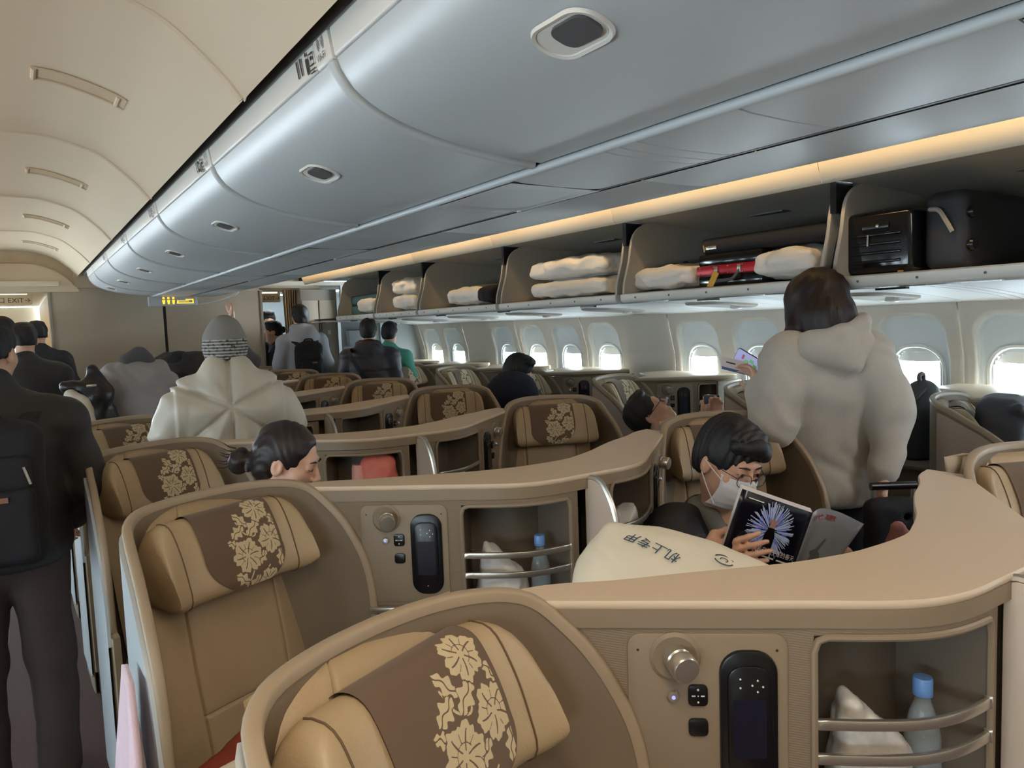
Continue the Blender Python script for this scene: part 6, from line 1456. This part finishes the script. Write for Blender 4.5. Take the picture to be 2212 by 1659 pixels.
# arm raised to the bin: its owner is hidden behind the knitted hat
hp = ond(503, 652, 7.2); l = A((hp[0]-.02, hp[1]+.05, 0))
Fm = hframe((0, 1, 0)); H = 1.66; inv = lambda p: np.linalg.inv(Fm*(H/1.7)) @ (A(p)-l)
wr_ = inv(ond(500, 682, 7.2)); el_ = inv(ond(497, 735, 7.2))
stander('person behind the knitted hat reaching one arm up to the bin', l, (0, 1), H, M_dgrey, M_dtrous, M_hair, skin=M_skin2, h=.0112, seed=34, arms=(((-.24, 0, 1.10), (-.22, .1, .88)), (el_+A((0, 0, .02)), wr_)))
# bent-over passengers among the far seats
def bent(label, u, v, d, half, m, seed, extra=None):
    c = ond(u, v, d); r = thing('person', label, 'person', (c[0], c[1], 0)); hx, hy, hz = half
    B = SDF(c-A((.5, .5, c[2]+.02)), c+A((.5, .5, .4)), .018); B.chain([c+A((-.1, .25, -.02)), c, c+A((0, -.05, -.45))], [.09, .13, .12], .05)
    for sx in (-1, 1): B.chain([c+A((sx*.1, -.05, -.5)), (c[0]+sx*.11, c[1]-.05, .5), (c[0]+sx*.11, c[1]-.05, .06)], [.08, .06, .045], .04)
    obj('body', B.mesh(), M_dtrous, r, angle=180)
    S = SDF(c-A((hx+.2, hy+.2, hz+.35)), c+A((hx+.25, hy+.3, hz+.2)), .012); S.ell(c, (hx, hy, hz), .03); S.ell(c+A((0, -.02, -.16)), (hx*.95, hy*.9, .2), .06); S.ell(c+A((hx*.55, .05, hz*.2)), (hx*.5, hy*.7, hz*.7), .05)
    S.cone(c+A((-hx*.8, .02, .0)), c+A((-hx*1.0, .12, -.3)), .075, .055, .05); S.cone(c+A((hx*.8, .02, .0)), c+A((hx*1.0, .12, -.3)), .075, .055, .05)
    S.disp(folds(.020, (15, 13, 17), seed)); obj('coat', S.mesh(), m, r, angle=180)
    return r, c
r_, c_ = bent('passenger in grey coat bending over a far seat', 290, 835, 4.55, (.22, .18, .17), M_gcoat, 41)
S = SDF(c_-.3, c_+A((.35, .35, .35)), .011); S.chain([c_+A((-.03, -.03, .16)), c_+A((.04, .0, .17)), c_+A((.12, .02, .06)), c_+A((.16, .02, -.08))], [.045, .06, .065, .05], .03); S.disp(folds(.008, (24, 22, 26), 43)); obj('scarf', S.mesh(), M_dgrey, r_, angle=180)
r_, c_ = bent('black-clad passenger stooping behind the grey coat', 388, 800, 5.4, (.20, .16, .13), M_jkt, 44)
# leather jacket with white lining flung over a shell
c_ = ond(196, 850, 4.25); jk = thing('jacket', 'black leather jacket with white fleece lining over a far seat', 'jacket', tuple(c_))
S = SDF(c_-A((.24, .3, .26)), c_+A((.26, .3, .26)), .010); S.chain([c_+A((.02, 0, .13)), c_+A((.03, 0, .0)), c_+A((.03, 0, -.14))], [.03, .085, .10], .04); S.chain([c_+A((-.12, .0, .05)), c_+A((.02, 0, .02))], [.03, .06], .04); S.disp(folds(.010, (22, 18, 20), 46)); obj('leather', S.mesh(), mat('black_leather', (24, 23, 24), .35, bump=.2, bscale=90), jk, angle=180)
S = SDF(c_-A((.26, .32, .26)), c_+A((.2, .2, .2)), .010); S.chain([c_+A((-.10, -.04, .0)), c_+A((-.06, -.06, -.06)), c_+A((-.03, -.06, -.17))], [.035, .055, .05], .04); S.disp(folds(.007, (26, 22, 24), 47)); obj('lining', S.mesh(), mat('white_fleece', (214, 206, 190), .95, bump=.4, bscale=200), jk, angle=180)
obj('buckle', MB().box(tuple(c_+A((.0, -.10, .05))), (.05, .01, .014)), M_silver, jk, bevel=.003)

# ---- window-side passengers
hc2 = ond(1404, 896, 3.92); R = hframe((.40, -.40, .82), (-.7, .6, .4))
lm = thing('person', 'man with glasses lying back in a window seat, phone held up', 'person', (3.6, 3.2, .5)); P = lambda q: hc2+R @ A(q)
hpL = ond(1530, 893, 3.62); hip = A((3.62, 2.75, .55))
B = SDF(np.minimum(hc2, hip)-A((.25, .35, .2)), np.maximum(hc2, hip)+A((.45, .4, .25)), .0075); nk = hc2+A((.02, -.12, -.09)); head_sdf(B, hc2, R, 1.0, nk, True)
B.chain([nk, (nk+hip)/2, hip], [.07, .13, .13], .05); e1 = (nk+hip)/2+A((.16, -.0, .05)); B.chain([nk+A((.13, -.06, -.02)), e1, hpL-A((0, 0, .05))], [.05, .04, .028], .02)
Rg = np.stack([A((.80, -.56, 0.)), A((0, 0, 1.)), A((-.56, -.80, 0.))], 1); hand_sdf(B, hpL-A((0, 0, .045)), Rg, .95, curl=(.5, .55, .6, .65), thumb=.6)
hp2 = ond(1546, 893, 3.60); hand_sdf(B, hp2-A((0, 0, .045)), np.stack([A((-.80, .56, 0.)), A((0, 0, 1.)), A((.56, .80, 0.))], 1), .95, curl=(.5, .55, .6, .65), thumb=.6); B.chain([nk+A((-.12, -.10, -.02)), (nk+hip)/2+A((-.05, -.1, .05)), hp2-A((0, 0, .05))], [.05, .04, .028], .02)
obj('body', B.mesh(), M_skin, lm, angle=180); obj('hair', hair_short(hc2, R, 1.0, .006, 51, .008, -.03), M_hair, lm, angle=180)
T = SDF(np.minimum(nk, hip)-A((.3, .35, .2)), np.maximum(nk, hip)+A((.35, .3, .2)), .013); T.chain([nk+A((0, -.06, -.04)), (nk+hip)/2, hip], [.13, .17, .17], .05); T.disp(folds(.006, (16, 15, 17), 52)); obj('shirt', T.mesh(), mat('pale_blue_shirt', (170, 184, 198), .9), lm, angle=180)
g2 = thing('glasses', 'dark glasses on the man lying back', 'glasses', tuple(P((0, .1, 0))))
for sx in (-1, 1):
    obj('rim', MB().tube([P((sx*.0335+.024*math.cos(t), .108-.01*abs(math.cos(t)), .0+.019*math.sin(t))) for t in np.linspace(0, 2*PI, 18)], .0018, 6), M_black, g2); obj('temple', MB().tube([P((sx*.057, .096, .004)), P((sx*.078, .05, .008)), P((sx*.084, -.005, .010))], .0018, 6), M_black, g2)
p2 = thing('phone', 'dark phone held by the man lying back', 'phone', tuple((hpL+hp2)/2)); q = (hpL+hp2)/2+A((0, 0, .02)); obj('slab', MB().box(tuple(q), (.010, .075, .14), rot_z(.6)), M_black, p2, bevel=.003); obj('display', MB().box(tuple(q+A((-.0045, -.003, 0))), (.003, .068, .13), rot_z(.6)), M_screen, p2)
# dark-clothed passenger seated farther along the windows
c_ = ond(1105, 845, 5.15); dp = thing('person', 'dark-clothed passenger seated in front of a far window seat', 'person', (c_[0], c_[1], .45)); hd_ = ond(1120, 808, 5.3)
B = SDF(A((c_[0]-.4, c_[1]-.4, -.01)), hd_+A((.3, .3, .2)), .012); R = hframe((.5, -.6, -.3)); head_sdf(B, hd_, R, 1.0, c_+A((.05, 0, .02)), False); B.chain([c_+A((.05, 0, 0)), c_+A((0, 0, -.4)), A((c_[0], c_[1]-.1, .06))], [.1, .12, .05], .05); obj('body', B.mesh(), M_skin, dp, angle=180); obj('hair', hair_short(hd_, R, 1.06, .009, 55, .012, -.07), M_hair, dp, angle=180)
T = SDF(c_-A((.4, .45, .55)), c_+A((.4, .4, .3)), .013); T.ell(c_+A((-.0, 0, -.05)), (.20, .16, .20), .05); T.ell(c_+A((-.02, 0, -.28)), (.21, .17, .22), .06); T.disp(folds(.008, (15, 14, 16), 56)); obj('jacket', T.mesh(), mat('navy_wool', (26, 32, 46), .9), dp, angle=180)

# ---- luggage round the hoodie woman
hb = ond(1912, 1052, 2.80); fl_ = A((hb[0]+.02, hb[1]-.02, 0))
tc = thing('suitcase', 'upright cabin suitcase whose handle the hoodie woman grips', 'suitcase', tuple(fl_))
obj('body', MB().box((fl_[0], fl_[1], .30), (.24, .38, .52), rot_z(-.6)), mat('silver_blue_case', (150, 164, 176), .3), tc, bevel=.04, seg=3)
for sx in (-1, 1): obj('handle_post', MB().tube([(fl_[0]+sx*.075*.83, fl_[1]-sx*.075*.55, .55), (fl_[0]+sx*.075*.83, fl_[1]-sx*.075*.55, hb[2]+.005)], .009, 8), M_alu, tc)
obj('handle_grip', MB().tube([(fl_[0]-.085*.83, fl_[1]+.085*.55, hb[2]+.005), (fl_[0]+.085*.83, fl_[1]-.085*.55, hb[2]+.005)], .015, 10), M_black, tc)
for sx in (-1, 1):
    for sy in (-1, 1): obj('wheel', MB().lathe([(.012, -.012), (.025, -.010), (.025, .010), (.012, .012)], (fl_[0]+sx*.09, fl_[1]+sy*.12, .025), (.5, .86, 0), 12), M_black, tc)
c_ = ond(1945, 1152, 2.74); S = SDF(c_-A((.26, .26, .26)), c_+A((.26, .26, .22)), .010); Rm = np.array(Matrix.Rotation(-.6, 3, 'Z')); S.box(c_, (.135, .05, .135), .045, .02, Rm)
S.cone(c_+A((-.045, .0, .07))-A(CM[2])*.2, c_+A((.035, -.03, .07))+A(CM[2])*.2, .016, .016, .01, op='-'); S.disp(folds(.006, (20, 18, 20), 61)); soft('tote_bag', S.mesh(), M_blackm, 'black soft tote with slot handle hung on the suitcase handle', 'bag')
c_ = ond(1950, 1180, 2.55); S = SDF(c_-.2, c_+.2, .010); S.chain([c_+A((-.03, 0, .07)), c_+A((.0, 0, 0)), c_+A((.05, -.02, -.08))], [.02, .05, .07], .03); S.disp(folds(.007, (26, 24, 26), 62)); soft('scarf', S.mesh(), mat('dusty_pink_cloth', (176, 122, 112), .9), 'dusty pink cloth hanging below the black tote', 'scarf')
# backpack standing on the window ledge
c_ = onx(1995, 905, 3.72); zb_ = onx(1990, 986, 3.72)[2]
bp_ = thing('backpack', 'grey-black backpack standing by the window near the hoodie woman', 'backpack', (c_[0], c_[1], zb_)); Rm = np.array(Matrix.Rotation(-.5, 3, 'Z'))
S = SDF(c_-A((.3, .3, .34)), c_+A((.3, .3, .34)), .010); m_ = A((c_[0], c_[1], (c_[2]+zb_)/2+.03)); S.box(m_+A((0, 0, -.02)), (.115, .085, c_[2]-m_[2]+.12), .05, .02, Rm); S.ell(m_+A((-.01, 0, .12)), (.105, .08, .14), .04, Rm); S.box(m_+A((.11, -.05, .02)), (.03, .07, .12), .025, .02, Rm); S.disp(folds(.005, (16, 16, 14), 63)); S.half((0, 0, zb_), (0, 0, -1), .008)
gb = mat('grey_black_nylon', (58, 60, 64), .5, var=.1, vscale=30, bump=.2, bscale=200); obj('main_body', S.mesh(), gb, bp_, angle=180)
obj('strap', MB().tube(crom([m_+A((-.05, -.03, .22)), m_+A((-.13, -.02, .16)), m_+A((-.19, .0, .04)), m_+A((-.18, .0, -.1))], 16).tolist(), .014, 8), gb, bp_)
obj('grab_handle', MB().tube(crom([m_+A((-.03, 0, .235)), m_+A((-.045, 0, .28)), m_+A((-.01, 0, .29)), m_+A((.0, 0, .24))], 12).tolist(), .011, 8), M_grey, bp_)
obj('blue_pen', MB().tube([m_+A((-.02, -.10, .04)), m_+A((-.01, -.105, .0))], .007, 6), mat('pen_blue', (120, 150, 210), .4), bp_)
sd_ = thing('side_table', 'dark shelf under the backpack by the window', 'shelf', (3.66, c_[1]+.02, 0)); obj('top', MB().box((3.68, c_[1]+.02, zb_-.012), (.42, .36, .02)), M_niche, sd_, bevel=.004); obj('support', MB().box((3.70, c_[1]+.02, (zb_-.022)/2), (.26, .26, zb_-.022)), M_shell, sd_, bevel=.01)
# tan coat on the right-edge seat, bag on the nearest window seat
c_ = ond(2150, 1110, 2.32); S = SDF(c_-A((.3, .3, .3)), c_+A((.3, .3, .24)), .011); S.ell(c_+A((0, 0, -.02)), (.17, .11, .15), .03, np.array(Matrix.Rotation(-.5, 3, 'Z'))); S.chain([c_+A((-.12, .06, -.12)), c_+A((.0, .0, .05)), c_+A((.12, -.06, -.1))], [.06, .09, .07], .05); S.disp(lambda x, y, z: .012*np.sin(38*(x-y)+4*np.sin(9*z))+0*z); soft('coat', S.mesh(), mat('camel_coat', (150, 126, 112), .9, var=.05, bump=.25, bscale=200), 'camel coat lying against the seat at the right edge', 'coat')
c_ = onx(2165, 905, 3.42); S = SDF(c_-A((.26, .26, .3)), c_+A((.26, .26, .24)), .010); S.box(c_+A((0, 0, -.06)), (.13, .09, .16), .06, .02, np.array(Matrix.Rotation(.3, 3, 'Z'))); S.chain([c_+A((-.10, -.1, .06)), c_+A((-.02, -.12, .02)), c_+A((.06, -.12, -.10))], [.022, .022, .022], .02); S.disp(folds(.005, (20, 20, 20), 66)); soft('shoulder_bag', S.mesh(), mat('slate_bag', (66, 68, 76), .6, bump=.2), 'slate shoulder bag standing on the nearest window seat', 'bag')
